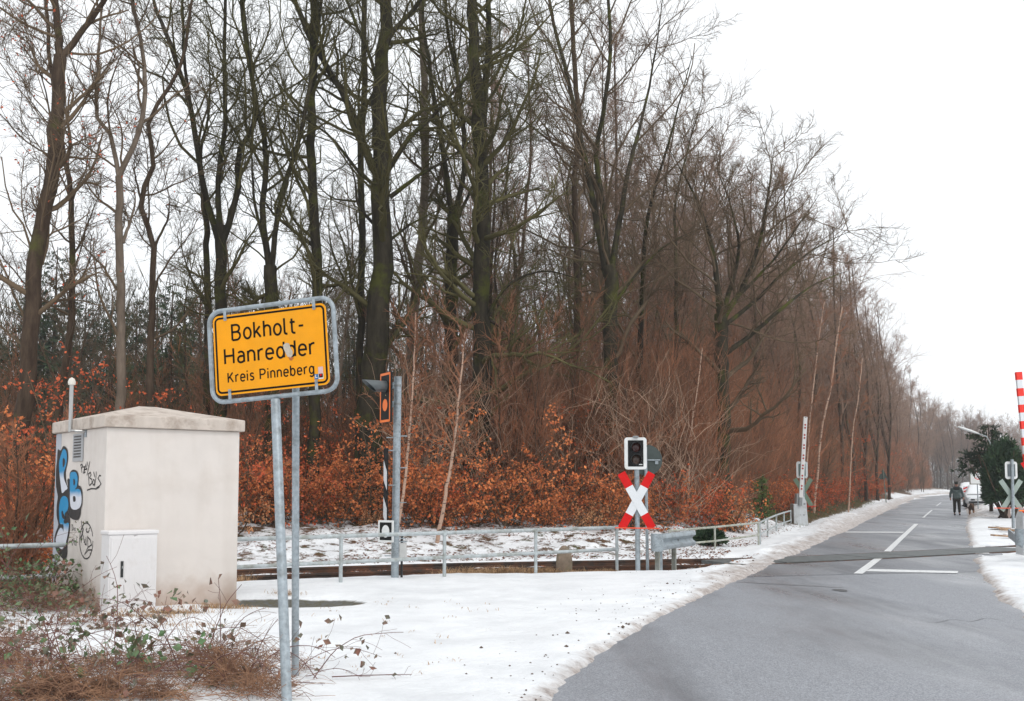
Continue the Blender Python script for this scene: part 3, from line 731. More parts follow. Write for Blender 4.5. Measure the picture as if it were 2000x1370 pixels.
# ------------------------------------------------------------------ town name sign
CAPS = {
 'B': ([[(0, 0), (0, 1), (.3, 1)] + arc(.3, .765, .23, .235, 90, -90) + [(0, .53)], [(.29, .53)] + arc(.31, .265, .26, .265, 90, -90) + [(0, 0)]], .60),
 'H': ([[(0, 0), (0, 1)], [(.58, 0), (.58, 1)], [(0, .52), (.58, .52)]], .62),
 'K': ([[(0, 0), (0, 1)], [(.53, 1), (.03, .40)], [(.19, .58), (.57, 0)]], .58),
 'P': ([[(0, 0), (0, 1), (.3, 1)] + arc(.3, .73, .26, .27, 90, -90) + [(0, .46)]], .58),
 'o': ([arc(.25, .36, .25, .36, 90, 450, 20)], .5), 'k': ([[(0, 0), (0, 1.04)], [(.41, .72), (.02, .27)], [(.15, .42), (.45, 0)]], .45),
 'h': ([[(0, 0), (0, 1.04)], [(0, .46)] + arc(.225, .48, .225, .24, 180, 0) + [(.45, 0)]], .46),
 'l': ([[(0, 1.04), (0, .16)] + arc(.14, .14, .14, .14, 180, 270, 4) + [(.2, 0)]], .18),
 't': ([[(.1, .96), (.1, .18)] + arc(.25, .16, .15, .16, 180, 270, 4) + [(.33, 0)], [(-.04, .72), (.32, .72)]], .33),
 '-': ([[(0, .42), (.32, .42)]], .34),
 'a': ([[(.04, .64)] + arc(.2, .50, .21, .22, 120, 0) + [(.41, 0)], [(.41, .42), (.19, .42)] + arc(.19, .21, .19, .21, 90, 270) + [(.30, .02), (.41, .1)]], .43),
 'n': ([[(0, 0), (0, .72)], [(0, .46)] + arc(.215, .48, .215, .24, 180, 0) + [(.43, 0)]], .44),
 'r': ([[(0, 0), (0, .72)], [(0, .42)] + arc(.25, .46, .25, .26, 180, 75)], .27),
 'e': ([[(.0, .37), (.46, .37)] + arc(.23, .46, .23, .26, 0, 180) + arc(.23, .26, .23, .26, 180, 325)], .46),
 'd': ([arc(.23, .36, .23, .36, 90, 450, 20), [(.46, 0), (.46, 1.04)]], .47), 'b': ([arc(.23, .36, .23, .36, 90, 450, 20), [(0, 0), (0, 1.04)]], .46),
 'g': ([arc(.23, .36, .23, .36, 90, 450, 20), [(.46, .72), (.46, -.08)] + arc(.23, -.08, .23, .22, 0, -150)], .47),
 'i': ([[(0, 0), (0, .72)], [(0, .90), (0, 1.04)]], .03),
 's': ([[(.38, .62), (.3, .70), (.2, .72), (.08, .68), (.03, .56), (.08, .44), (.2, .38), (.33, .32), (.39, .19), (.33, .05), (.2, 0), (.08, .03), (0, .11)]], .39),
 '3': ([[(.05, .9)] + arc(.24, .76, .2, .24, 130, -80) + arc(.24, .26, .25, .27, 80, -140)], .5), '0': ([arc(.26, .5, .26, .5, 90, 450, 20)], .52),
 ' ': ([], .16)}
def text_width(t, gap): return sum(CAPS[c][1] for c in t) + gap * (len(t) - 1)
def write(name, t, x0, y0, w, h, m, par, o, ex, ey, n, lift, sw=.135, gap=.25):
    tw = text_width(t, gap); kx = w / tw; x = 0; mbs = []
    for ci, c in enumerate(t):
        if CAPS[c][0]:
            mb = MB()
            for si, st_ in enumerate(CAPS[c][0]):
                closed = len(st_) > 10 and abs(st_[0][0] - st_[-1][0]) < 1e-6 and abs(st_[0][1] - st_[-1][1]) < 1e-6
                pts = [(x0 + (x + p[0]) * kx, y0 + p[1] * h) for p in (st_[:-1] if closed else st_)]
                mb.stroke(pts, sw * h, o, ex, ey, n, lift + si * .0002, closed)
            mb.build(name, m, par)
        x += CAPS[c][1] + gap
SP = D(528, 684, 8.0)
# sign group: local x to the right along the panel, z up, y away
sg = empty('town_sign', (SP.x, SP.y, 0), R(-14), 'yellow town name sign in a tubular steel frame on a leaning front post', 'town sign')
TILT = Matrix.Rotation(R(-4.3), 4, 'Y'); C0 = Vector((0, 0, SP.z))
pl = empty('panel_frame', (0, 0, SP.z)); pl.parent = sg; pl.rotation_euler = (0, R(-4.3), 0)
bpy.data.objects.remove(pl)
def SV(x, z, y=0.0):                      # panel coordinates -> sign local
    v = TILT @ Vector((x, y, z)); return v + C0
EX3 = (TILT @ Vector((1, 0, 0, 0))).to_3d(); EZ3 = (TILT @ Vector((0, 0, 1, 0))).to_3d(); EN3 = Vector((0, -1, 0))
PW, PHh = 1.0, .655
mb = MB(); mb.prism(rrect(PW, PHh, .05), SV(0, 0, .003), EX3, EZ3, Vector((0, -1, 0)), .003)
pan = mb.build('panel', yellow_s, sg)
mb = MB(); mb.prism(rrect(PW, PHh, .05), SV(0, 0, .005), EX3, EZ3, Vector((0, -1, 0)), .0015); mb.build('panel_back', galv_dark, sg)
mb = MB(); mb.stroke(rrect(PW - .045, PHh - .045, .035), .016, SV(0, 0), EX3, EZ3, EN3, .0012, True); mb.build('black_border', black_soft, pan)
O0 = SV(-PW / 2, PHh / 2)
for t, x0, base, w, h, sw in (('Bokholt-', .170, .212, .630, .123, .138), ('Hanredder', .095, .400, .785, .122, .138), ('Kreis Pinneberg', .115, .553, .752, .078, .15)):
    write('lettering', t, x0, -base, w, h, black_soft, pan, O0, EX3, EZ3, EN3, .0014, sw, .25 if h > .1 else .29)
# weathered scrape over the two d's, stickers
scr = mat('scraped_grey_patch', (.48, .42, .34), .7, var=.15, scale=60)
blob = [(a+.055,b+.0) for a,b in [(.56, .30), (.585, .285), (.612, .292), (.622, .325), (.64, .36), (.636, .395), (.618, .408), (.59, .395), (.575, .36), (.562, .33)]]
mb = MB(); mb.add([O0 + EX3 * x - EZ3 * z + EN3 * .0026 for x, z in blob], [tuple(range(len(blob) - 1, -1, -1))]); mb.build('scrape', scr, pan)
mb = MB(); ru = [(.655, .405), (.69, .405), (.70, .415), (.685, .432), (.667, .43)]
mb.add([O0 + EX3 * x - EZ3 * z + EN3 * .0024 for x, z in ru], [tuple(range(len(ru) - 1, -1, -1))]); mb.build('rust_stain', mat('rust_stain', (.42, .12, .02), .7), pan)
def stick(x, z, w, h, m, lift=.003, name='sticker', par=None):
    mb = MB(); mb.add([O0 + EX3 * a - EZ3 * b + EN3 * lift for a, b in ((x, z + h), (x + w, z + h), (x + w, z), (x, z))], [(0, 1, 2, 3)]); return mb.build(name, m, par or pan)
stw = mat('sticker_white', (.7, .68, .66), .5); stb = mat('sticker_blue', (.01, .13, .34), .5); stp = mat('sticker_pink', (.62, .42, .42), .5)
stick(.905, .508, .042, .05, stp); s2 = stick(.905, .559, .042, .046, stw); s1 = stick(.871, .563, .032, .042, stb)
stick(.909, .562, .034, .032, black_soft, .0036, 'sticker_print', s2)
mb = MB(); mb.add([O0 + EX3 * a - EZ3 * b + EN3 * .0042 for a, b in ((.926, .588), (.937, .566), (.915, .566))], [(0, 1, 2)]); mb.build('sticker_print', red_p, s2)
stick(.878, .568, .006, .026, stw, .0036, 'sticker_print', s1); stick(.878, .588, .018, .006, stw, .0038, 'sticker_print', s1)
# frame tube
fr = [SV(x, z, .03) for x, z in rrect(1.10, .75, .105, 8)]
MB().tube(fr, .0185, 12, closed=True).build('frame', galv, sg, smooth=True)
for x, z in ((-.385, .345), (.40, .345), (-.375, -.345), (.385, -.345)):
    s_ = 1 if z > 0 else -1
    MB().box(SV(x, z - s_ * .022, -.006), (.026, .006, .082), TILT.to_3x3()).build('clip', galv, sg, bevel=.002)
    MB().tube([SV(x, z - s_ * .048, -.008), SV(x, z - s_ * .048, -.014)], .008, 8).build('bolt', galv_dark, sg)
inv = Matrix.Rotation(R(14), 4, 'Z') @ Matrix.Translation(-Vector((SP.x, SP.y, 0)))
tp = D(538, 782, 7.99); bt = D(563, 1440, 7.25)
MB().tube([inv @ bt, inv @ tp], .037, 20).build('post', galv, sg, smooth=True)
mp_ = inv @ (bt.lerp(tp, .63)); dd = (inv @ Vector((0, 0, 0, 0))).to_3d()
tq = D(578, 690, 8.42); bq = D(577, 1326, 8.42); bq2 = Vector((bq.x, bq.y, -.1))
pp = MB().tube([Vector((0, 0, -.1)), Vector((tq.x - bq.x, 0, tq.z))], .0305, 18).build('steel_post', galv, None, smooth=True)
pp.location = (bq.x, bq.y, 0)
tag(pp, 'plain upright galvanised steel post standing behind the yellow sign', 'post')

# ------------------------------------------------------------------ thin winter haze
hz_m = bpy.data.materials.new('haze'); hz_m.use_nodes = True; hn = hz_m.node_tree; hn.nodes.clear()
pv = hn.nodes.new('ShaderNodeVolumePrincipled'); pv.inputs['Color'].default_value = (.93, .96, 1, 1); pv.inputs['Density'].default_value = .0005; pv.inputs['Anisotropy'].default_value = .2
ho = hn.nodes.new('ShaderNodeOutputMaterial'); hn.links.new(pv.outputs[0], ho.inputs['Volume'])
tag(MB().box((0, 1000, 15.5), (4200, 4200, 37)).build('haze', hz_m), 'thin pale winter haze over the whole place', 'haze', kind='stuff')

# ------------------------------------------------------------------ railway signal mast left of centre
Y3 = Vector((0, 0, 1))
mp0 = D(771, 1131, 17.3); mast = empty('signal_mast', (mp0.x, mp0.y, -.1), 0, 'grey tubular railway signal mast with orange framed black signal board and striped plate', 'railway signal')
mt = D(777, 738, 17.3); mh = mt.z + .1; mdx = mt.x - mp0.x
ml = lambda h: Vector((mdx * h / mh, 0, h))
MB().tube([ml(-.2), ml(mh)], .066, 20).build('mast', galv, mast, smooth=True)
MB().tube([ml(mh), ml(mh + .02)], .07, 20).build('mast_cap', galv_dark, mast, smooth=True)
phi = math.atan2(-.50, -.866)          # boards face down the line to the left
nB = Vector((math.cos(phi), math.sin(phi), 0)); eB = Vector((-nB.y, nB.x, 0))   # eB: right as seen from the front
def mlp(px, py, Y=17.3): return D(px, py, Y) - mast.location
def board(name, c, w, h, th, m, par, lift=0, r=.01):
    mb = MB(); mb.prism(rrect(w, h, r, 3), c + nB * lift, eB, Y3, nB, th); return mb.build(name, m, par)
def frame_on(name, c, w, h, wd, m, par, lift):
    mb = MB(); mb.stroke(rrect(w, h, .006, 2), wd, c, eB, Y3, nB, lift, True); return mb.build(name, m, par)
c = mlp(756, 777, 17.05); hgt = .84
bd = board('signal_board', c, .46, .86, .035, black_p, mast)
frame_on('orange_frame', c, .40, .80, .042, orange_p, bd, .037)
def disc(name, c, rx, rz, m, par, lift, n=28):
    mb = MB(); mb.add([c + eB * (rx * math.cos(a)) + Y3 * (rz * math.sin(a)) + nB * lift for a in [2 * PI * i / n for i in range(n)]], [tuple(range(n))]); return mb.build(name, m, par)
disc('orange_dot', c + Y3 * -.13, .105, .105, orange_p, bd, .038)
hc = c + Y3 * .19
mb = MB(); n = 24
hood_m = mat('signal_hood', (.10, .115, .12), .35, .3, var=.1, scale=9)
vs = []; 
for t in (0, 1):
    for rr in (.098, .093):
        for j in range(n):
            a = 2 * PI * j / n; ln = .03 + t * (.30 + .12 * math.sin(a))
            vs.append(hc + nB * ln + eB * rr * math.cos(a) + Y3 * rr * math.sin(a))
fs = []
for j in range(n):
    k = (j + 1) % n
    fs += [(j, k, 2 * n + k, 2 * n + j), (n + k, n + j, 3 * n + j, 3 * n + k), (2 * n + j, 2 * n + k, 3 * n + k, 3 * n + j)]
mb.add(vs, fs); hd = mb.build('hood', hood_m, bd, smooth=True)
disc('lens', hc, .085, .085, mat('dark_lens', (.01, .01, .012), .08), bd, .045)
disc('small_lamp', c + Y3 * .035 + eB * .03, .012, .012, mat('small_lamp_yellow', (.5, .42, .15), .4), bd, .039, 10)
for z in (mh - .14, mh - .46):
    q = ml(z); MB().box(q + Vector((-.075, .0, 0)), (.05, .10, .10)).build('clamp', galv, mast, bevel=.004)
    MB().tube([q + Vector((0, 0, -.02)), q + Vector((0, 0, .02))], .074, 18).build('clamp_band', galv_dark, mast, smooth=True)
    a_ = c.copy(); a_.z = q.z
    MB().tube([q + Vector((-.06, 0, 0)), a_ + nB * .0], .016, 8).build('bracket', galv_dark, mast)
# black and white striped plate
pt, pb = mlp(756, 876, 17.15), mlp(753, 1016, 17.15)
sp_c = (pt + pb) / 2; L_ = (pt - pb).length; wS = .16
st_ = board('striped_plate', sp_c, wS, L_, .018, black_p, mast, 0, .004)
f2 = lambda x, z: sp_c + eB * x + Y3 * z + nB * .0205
for z0_ in (L_ * .5 - .20, L_ * .5 - .82):
    mb = MB(); w2 = wS / 2 - .006
    mb.add([f2(-w2, z0_), f2(w2, z0_ - .20), f2(w2, z0_ - .52), f2(-w2, z0_ - .34)], [(0, 3, 2, 1)]); mb.build('white_band', white_sheet, st_)
for py in (880, 948):
    q0 = mlp(756, py, 17.15); h_ = q0.z; MB().box(((q0 + ml(h_)) / 2), (abs(ml(h_).x - q0.x), .03, .02)).build('bracket', galv, mast)
# white oval plate
c2 = mlp(754.5, 1038, 17.1)
nB0, eB0 = nB, eB; nB = Vector((-.42, -.907, 0)); eB = Vector((-nB.y, nB.x, 0))
b2 = board('oval_plate', c2, .30, .37, .02, white_p, mast, 0, .012)
mb = MB(); mb.prism(rrect(.235, .30, .004, 2), c2 + nB * .0205, eB, Y3, nB, .001); mb.build('black_field', black_p, b2)
disc('white_oval', c2, .075, .105, white_p, b2, .024)
nB, eB = nB0, eB0
q0 = c2.copy(); MB().box(((c2 + ml(c2.z + .12)) / 2 + Vector((0, 0, .1))), (.24, .03, .02)).build('bracket', galv, mast)
for i, (py, s_) in enumerate(((852, 1), (855, -1), (914, 1), (982, 1), (1052, 1), (1052, -1), (1086, -1))):
    z = mlp(771, py).z; q = ml(z)
    MB().box(q + Vector((s_ * .11, 0, 0)), (.14, .028, .016)).build('climbing_step', galv, mast, bevel=.003)
MB().tube([ml(.12) + Vector((.11, .05, 0)), ml(.9) + Vector((.105, .05, 0))], .02, 8).build('cable', rubber, mast, smooth=True)
cbx = mlp(787, 1076, 17.4)
jb = MB().box(cbx, (.115, .15, .27)).build('junction_box', mat('pale_box_grey', (.58, .58, .56), .5, var=.04, scale=6), mast, bevel=.01)
MB().box(cbx + Vector((0, 0, .16)), (.14, .16, .02)).build('box_lid', galv, jb, bevel=.004)

# ------------------------------------------------------------------ St Andrew's cross with signal lamp
def cross_arms(par, c, ex, n, hw, hh, wd, front_m, back=False, th=.004):
    """X of two bars, hw/hh half extents of the centreline ends; face along n"""
    L_ = math.hypot(hw, hh)
    for k_, s_ in enumerate((1, -1)):
        d = Vector((ex.x * hw * s_, ex.y * hw * s_, hh)).normalized(); w_ = d.cross(n).normalized()
        off = n * (.006 if k_ else 0)
        P_ = lambda a, b: c + d * a + w_ * b + off
        mb = MB(); mb.prism([(-L_, -wd / 2), (L_, -wd / 2), (L_, wd / 2), (-L_, wd / 2)], c + off, d, w_, n, th)
        arm = mb.build('cross_arm', grey_back if back or True else white_sheet, par)
        if not back:
            for (a0, a1, m_, nm) in ((-L_, -L_ * .50, red_p, 'red_end'), (-L_ * .50, L_ * .50, white_sheet, 'white_middle'), (L_ * .50, L_, red_p, 'red_end')):
                mb = MB(); g_ = .0
                sgn = 1
                vs = [P_(a0, -wd / 2) + n * (th + .0015), P_(a1, -wd / 2) + n * (th + .0015), P_(a1, wd / 2) + n * (th + .0015), P_(a0, wd / 2) + n * (th + .0015)]
                mb.add(vs, [(0, 1, 2, 3)]); mb.build(nm, m_, arm)
def lamp_box(par, c, rz, back=False, w=.415, h=.60):
    """two lamp light box; front towards local -y rotated by rz"""
    M_ = Matrix.Rotation(rz, 3, 'Z'); ex = M_ @ Vector((1, 0, 0)); n = M_ @ Vector((0, -1, 0)); zz = Vector((0, 0, 1))
    mb = MB(); mb.prism(rrect(w, h, .055, 5), c - n * .04, ex, zz, n, .04); b = mb.build('backing_board', white_p, par, bevel=.004)
    hs = MB().box(c - n * .11, (w * .62, .15, h * .72), M_).build('lamp_housing', dark_back if not back else mat('housing_grey', (.09, .10, .10), .5), par, bevel=.01)
    mb = MB(); mb.prism(rrect(w * .70, h * .82, .008, 2), c + n * .0005, ex, zz, n, .002); f = mb.build('black_face', black_p, b)
    hood = mat('black_hood', (.02, .022, .022), .4)
    for i, dz in enumerate((h * .19, -h * .19)):
        o = c + zz * dz + ex * .005; nn_ = 20; rr = h * .165
        mb = MB(); vs = []
        for t in (0, 1):
            for r_ in (rr, rr * .94):
                for j in range(nn_):
                    a = 2 * PI * j / nn_; ln = .003 + t * (.09 + .08 * math.sin(a))
                    vs.append(o + n * ln + ex * r_ * math.cos(a) + zz * r_ * math.sin(a))
        fs = []
        for j in range(nn_):
            k = (j + 1) % nn_
            fs += [(j, k, 2 * nn_ + k, 2 * nn_ + j), (nn_ + k, nn_ + j, 3 * nn_ + j, 3 * nn_ + k), (2 * nn_ + j, 2 * nn_ + k, 3 * nn_ + k, 3 * nn_ + j)]
        mb.add(vs, fs); hd = mb.build('lamp_hood', hood, b, smooth=True)
        mb = MB(); vs = []; rings = 5
        for q in range(rings):
            ph = q / (rings - 1) * PI / 2
            for j in range(nn_):
                a = 2 * PI * j / nn_; r_ = rr * .92 * math.cos(ph)
                vs.append(o + n * (.004 + .028 * math.sin(ph)) + ex * r_ * math.cos(a) + zz * r_ * math.sin(a))
        fs = [(q * nn_ + j, q * nn_ + (j + 1) % nn_, (q + 1) * nn_ + (j + 1) % nn_, (q + 1) * nn_ + j) for q in range(rings - 1) for j in range(nn_)]
        mb.add(vs, fs); mb.build('lamp_lens', mat('dark_red_lens' if i == 0 else 'dark_amber_lens', (.05, .012, .01) if i == 0 else (.055, .03, .02), .12), hd, smooth=True)
    return b, ex, n
cp = G(1246, 1118); ct = D(1243, 853, cp.y)
cr = empty('level_crossing_sign', (cp.x, cp.y, 0), 0, 'red and white diagonal cross with white rimmed two lamp signal left of the road', 'level crossing sign')
PL = lambda p: p - cr.location
MB().tube([(0, 0, -.2), (ct.x - cp.x, 0, ct.z - .04)], .046, 18).build('pole', galv, cr, smooth=True)
cc = PL(D(1243.5, 978, cp.y - .08)); n_ = Vector((0, -1, 0)); ex_ = Vector((1, 0, 0))
cross_arms(cr, cc, ex_, n_, .285, .515, .155, white_sheet)
tb = MB().tube([cc + Vector((-.41, -.02, -.505)), cc + Vector((.42, -.02, -.52))], .012, 8).build('orange_bar', orange_tape, cr, smooth=True)
for dz in (.12, -.12, ):
    MB().box(cc + Vector((0, .035, dz)), (.07, .05, .03)).build('clamp', galv_dark, cr)
lc = PL(D(1241.5, 886, cp.y - .1)); bb, e1, n1 = lamp_box(cr, lc, R(0))
MB().box(lc + Vector((0, -.002, .312)), (.10, .10, .03)).build('top_clamp', galv_dark, cr, bevel=.005)
mb = MB(); mb.add([lc + Vector((x, -.0035, z)) for x, z in ((.06, -.215), (.125, -.215), (.125, -.20), (.06, -.20))], [(0, 1, 2, 3)]); mb.build('maker_plate', white_p, bb)
# round sign seen from behind
rp = G(1265, 1112.5); rc = D(1264, 899, rp.y); rs = empty('round_sign', (rp.x, rp.y, 0), 0, 'back of a dark round road sign behind the red and white cross', 'road sign')
MB().tube([(0, 0, -.2), (rc.x - rp.x - .03, 0, rc.z + .25)], .03, 14).build('post', galv, rs, smooth=True)
rc2 = Vector((rc.x - rp.x, -.045, rc.z)) + Vector((.0, .09, 0))
MB().tube([rc2 + Vector((0, .0, 0)), rc2 + Vector((0, .006, 0))], .30, 40).build('disc', dark_back, rs)
MB().tube([rc2 + Vector((-.2, -.014, 0)), rc2 + Vector((.26, -.014, .0))], .012, 8).build('bracket', galv, rs, smooth=True)
MB().box(rc2 + Vector((.19, -.014, -.05)), (.06, .014, .06)).build('clamp', galv, rs, bevel=.004)
# red and white cross at the far right edge
c5 = D(2031, 953, 19.0); g5 = empty('level_crossing_sign', (c5.x, c5.y, 0), 0, 'red and white diagonal cross cut by the right picture edge, only its arm tips seen', 'level crossing sign')
MB().tube([(0, 0.05, -.2), (0, .05, c5.z + 1.1)], .046, 14).build('pole', galv, g5, smooth=True)
cross_arms(g5, Vector((0, -.04, c5.z)), ex_, n_, .30, .50, .17, white_sheet)
MB().tube([(-.44, -.06, c5.z - .43), (.42, -.06, c5.z - .43)], .014, 8).build('orange_bar', orange_p, g5, smooth=True)
# rear view cross and lamp on the right, beyond the rails
gp = G(1978, 1041); tpz = D(1975, 899, gp.y); g6 = empty('level_crossing_sign', (gp.x, gp.y, 0), 0, 'grey green back of a crossing sign and signal box beyond the track on the right', 'level crossing sign')
MB().tube([(0, -.05, -.2), (tpz.x - gp.x, -.05, tpz.z + .02)], .052, 14).build('pole', galv, g6, smooth=True)
c6 = D(1976, 968, gp.y) - g6.location + Vector((0, .03, 0)); back_m = mat('pale_sage_back', (.30, .36, .32), .5, var=.08, scale=7)
L6 = .62
for k_, s_ in enumerate((1, -1)):
    d = Vector((.36 * s_, 0, .54)).normalized(); w_ = d.cross(n_).normalized()
    mb = MB(); mb.prism([(-L6, -.085), (L6, -.085), (L6, .085), (-L6, .085)], c6 + Vector((0, .007 * k_, 0)), d, w_, n_, .004); mb.build('cross_arm', back_m, g6)
MB().tube([c6 + Vector((-.62, -.03, -.43)), c6 + Vector((.42, -.03, -.44))], .016, 8).build('orange_bar', orange_tape, g6, smooth=True)
lb = D(1975, 919, gp.y) - g6.location
mb = MB(); mb.stroke(rrect(.32, .50, .04, 5), .10, lb, ex_, Y3, n_, -.0, True); fb = mb.build('white_rim', white_p, g6)
mb = MB(); mb.stroke(rrect(.32, .50, .04, 5), .10, lb, ex_, Y3, Vector((0, 1, 0)), .012, True); mb.build('white_rim_back', white_p, g6)
MB().box(lb + Vector((0, .005, 0)), (.25, .10, .42)).build('lamp_housing', mat('slate_housing', (.10, .12, .13), .5), g6, bevel=.012)

# ------------------------------------------------------------------ raised barriers
bp = G(1561, 1034); br = empty('barrier', (bp.x, bp.y, 0), 0, 'raised white barrier boom with red reflector dots in its pale grey housing', 'barrier')
BL = lambda px, py, Y=None: D(px, py, Y or bp.y) - br.location
pale = mat('pale_barrier_grey', (.52, .54, .55), .5, var=.06, scale=5, dirt=(.38, .38, .36), mscale=4, mth=.6)
MB().box(BL(1553.5, 1009), (.26, .5, .92)).build('motor_housing', pale, br, bevel=.02)
hz = [(-.24, 0), (.25, 0), (.22, .98), (.05, 1.02), (-.06, 1.30), (-.15, 1.30), (-.17, .3)]
o_ = BL(1562, 1033.5); mb = MB(); mb.prism([(-.12, -.05), (.27, -.05), (.20, 1.02), (.06, 1.30), (-.14, 1.30), (-.16, .85)], o_ + Vector((0, -.22, 0)), Vector((1, 0, 0)), Y3, Vector((0, 1, 0)), .30)
hs = mb.build('housing', pale, br, bevel=.012)
for x, z in ((-.03, .52), (.10, .52)): MB().tube([o_ + Vector((x, -.222, z)), o_ + Vector((x, -.235, z))], .02, 8).build('bolt', rubber, hs)
MB().box(o_ + Vector((.13, -.225, .92)), (.07, .01, .07)).build('plate', galv_dark, hs)
b0, b1 = BL(1559.5, 972), BL(1568.5, 815.5)
dv = (b1 - b0); Lb = dv.length; dv.normalize(); sx = dv.cross(Vector((0, 1, 0))).normalized()
Mb = Matrix((sx, Vector((0, 1, 0)), dv)).transposed()
boom_m = mat('boom_white', (.68, .66, .64), .45, var=.05, scale=6)
bm_ = MB().box(b0 + dv * Lb / 2 + Vector((0, -.3, 0)), (.145, .07, Lb), Mb).build('boom', boom_m, br, bevel=.012)
for i in range(7):
    for dz in (.0, .11):
        q = b0 + dv * (Lb - .30 - i * .375 - dz) + Vector((0, -.3355, 0))
        mb = MB(); mb.tube([q, q + Vector((0, -.006, 0))], .034, 16).build('reflector', mat('red_reflector', (.35, .01, .01), .25), bm_)
MB().box(b1 + dv * -.03 + Vector((0, -.336, 0)), (.07, .006, .02)).build('slot', rubber, bm_)
MB().box(b0 - dv * .12 + Vector((0, -.28, 0)), (.12, .09, .35), Mb).build('boom_socket', galv_dark, br, bevel=.01)
# sign group behind that barrier: back of cross and lamp box
q = BL(1568, 1030, bp.y + .9); g7b = D(1569, 1034, bp.y + .9)
g7 = empty('level_crossing_sign', (g7b.x, g7b.y, 0), 0, 'dull green back of a diagonal cross behind the raised barrier left of the road', 'level crossing sign')
q7 = lambda px, py: D(px, py, bp.y + .9) - g7.location
MB().tube([(0, -.06, -.2), q7(1568, 902) + Vector((0, -.06, 0))], .045, 12).build('pole', galv, g7, smooth=True)
c7 = q7(1569, 962); gb = mat('green_sign_back', (.13, .19, .13), .55, var=.12, scale=7)
for k_, s_ in enumerate((1, -1)):
    d = Vector((.30 * s_, 0, .50)).normalized(); w_ = d.cross(n_).normalized()
    mb = MB(); mb.prism([(-.60, -.08), (.60, -.08), (.60, .08), (-.60, .08)], c7 + Vector((0, .007 * k_, 0)), d, w_, n_, .004); mb.build('cross_arm', gb, g7)
MB().tube([c7 + Vector((.05, -.03, -.52)), c7 + Vector((.46, -.03, -.53))], .014, 8).build('red_bar', red_p, g7, smooth=True)
l7 = q7(1566.5, 918)
mb = MB(); mb.stroke(rrect(.34, .54, .04, 5), .09, l7, ex_, Y3, n_, 0, True); mb.build('white_rim', mat('grey_rim', (.55, .58, .58), .5), g7)
MB().box(l7 + Vector((0, .02, 0)), (.26, .10, .46)).build('lamp_housing', mat('green_grey_housing', (.09, .13, .12), .5), g7, bevel=.01)
# right barrier boom, red and white bands
t0 = D(1989, 727, 22.5); t1 = D(2016, 1010, 22.5)
rb = empty('barrier', (t1.x, t1.y, 0), 0, 'raised red and white banded barrier boom at the right picture edge', 'barrier')
a0, a1 = t1 - rb.location, t0 - rb.location; dv = a1 - a0; Lb = dv.length; dv.normalize(); sx = dv.cross(Vector((0, 1, 0))).normalized(); Mb = Matrix((sx, Vector((0, 1, 0)), dv)).transposed()
bm_ = MB().box(a0 + dv * Lb / 2, (.13, .07, Lb), Mb).build('boom', white_sheet, rb, bevel=.008)
for i in range(6):
    MB().box(a0 + dv * (Lb - .09 - i * .37), (.134, .074, .178), Mb).build('red_band', mat('bright_red_sheet', (.80, .03, .015), .4), bm_)
mb = MB(); mb.prism([(-.2, 0), (.25, 0), (.2, .9), (.1, 1.1), (-.1, 1.1), (-.18, .9)], Vector((0, .05, 0)), Vector((1, 0, 0)), Y3, Vector((0, 1, 0)), .35); mb.build('housing', pale, rb, bevel=.012)

# ------------------------------------------------------------------ stone, triangle sign, 30 sign, lamp
sp0 = G(1102, 1114); me = bmesh.new(); bmesh.ops.create_icosphere(me, subdivisions=4, radius=1)
for v in me.verts:
    x, y, z = v.co; sq = (abs(x) ** 3 + abs(y) ** 3) ** (1 / 3) if (x or y) else 0
    w_ = .150 * (1.04 - .12 * max(0, z)); nz = float(fbm(x * 3 + z, y * 3 + 7, 2, 3, 5)) - .5
    tt = max(-1, min(1, z)); rad = (1 - max(0, tt) ** 2.6) ** .5 if tt > 0 else 1
    f = rad / max(1e-4, math.hypot(x, y)) if tt < .98 else 0
    v.co = Vector((x * f * w_ * (1 + .12 * nz), y * f * w_ * .8 * (1 + .12 * nz), .17 + z * .32 + .02 * nz)) if abs(z) < .995 else Vector((0, 0, .17 + z * .32))
mm = bpy.data.meshes.new('marker_stone'); me.to_mesh(mm); me.free()
stone_m = mat('brown_grey_stone', (.25, .19, .14), .9, var=.3, scale=7, dirt=(.16, .14, .09), mscale=6, bump=.6, bscale=40); mm.materials.append(stone_m)
mm.polygons.foreach_set('use_smooth', [True] * len(mm.polygons))
so_ = tag(link('marker_stone', mm), 'rounded brownish boundary stone in front of the pipe railing', 'stone'); so_.location = (sp0.x, sp0.y, -.02)

tg = G(1733, 985, .05); tg.y = 74; pz = D(1732, 985, 74)
tr = empty('triangle_sign', (pz.x, 74, 0), 0, 'back of a dark triangular sign on the left verge by the distant road bend', 'road sign')
zt = D(1726, 917, 74).z; s = .55
MB().tube([(0, 0, -.2), (-.22, 0, zt)], .035, 8).build('post', mat('green_post', (.14, .17, .14), .5), tr, smooth=True)
mb = MB(); zc = D(1727, 937, 74).z
mb.prism([(-.40, 0), (.40, 0), (.045, .70), (-.045, .70)], Vector((-.21, .04, zc)), Vector((1, 0, 0)), Y3, Vector((0, -1, 0)), .005); mb.build('triangle', mat('near_black_green', (.03, .045, .035), .5), tr)

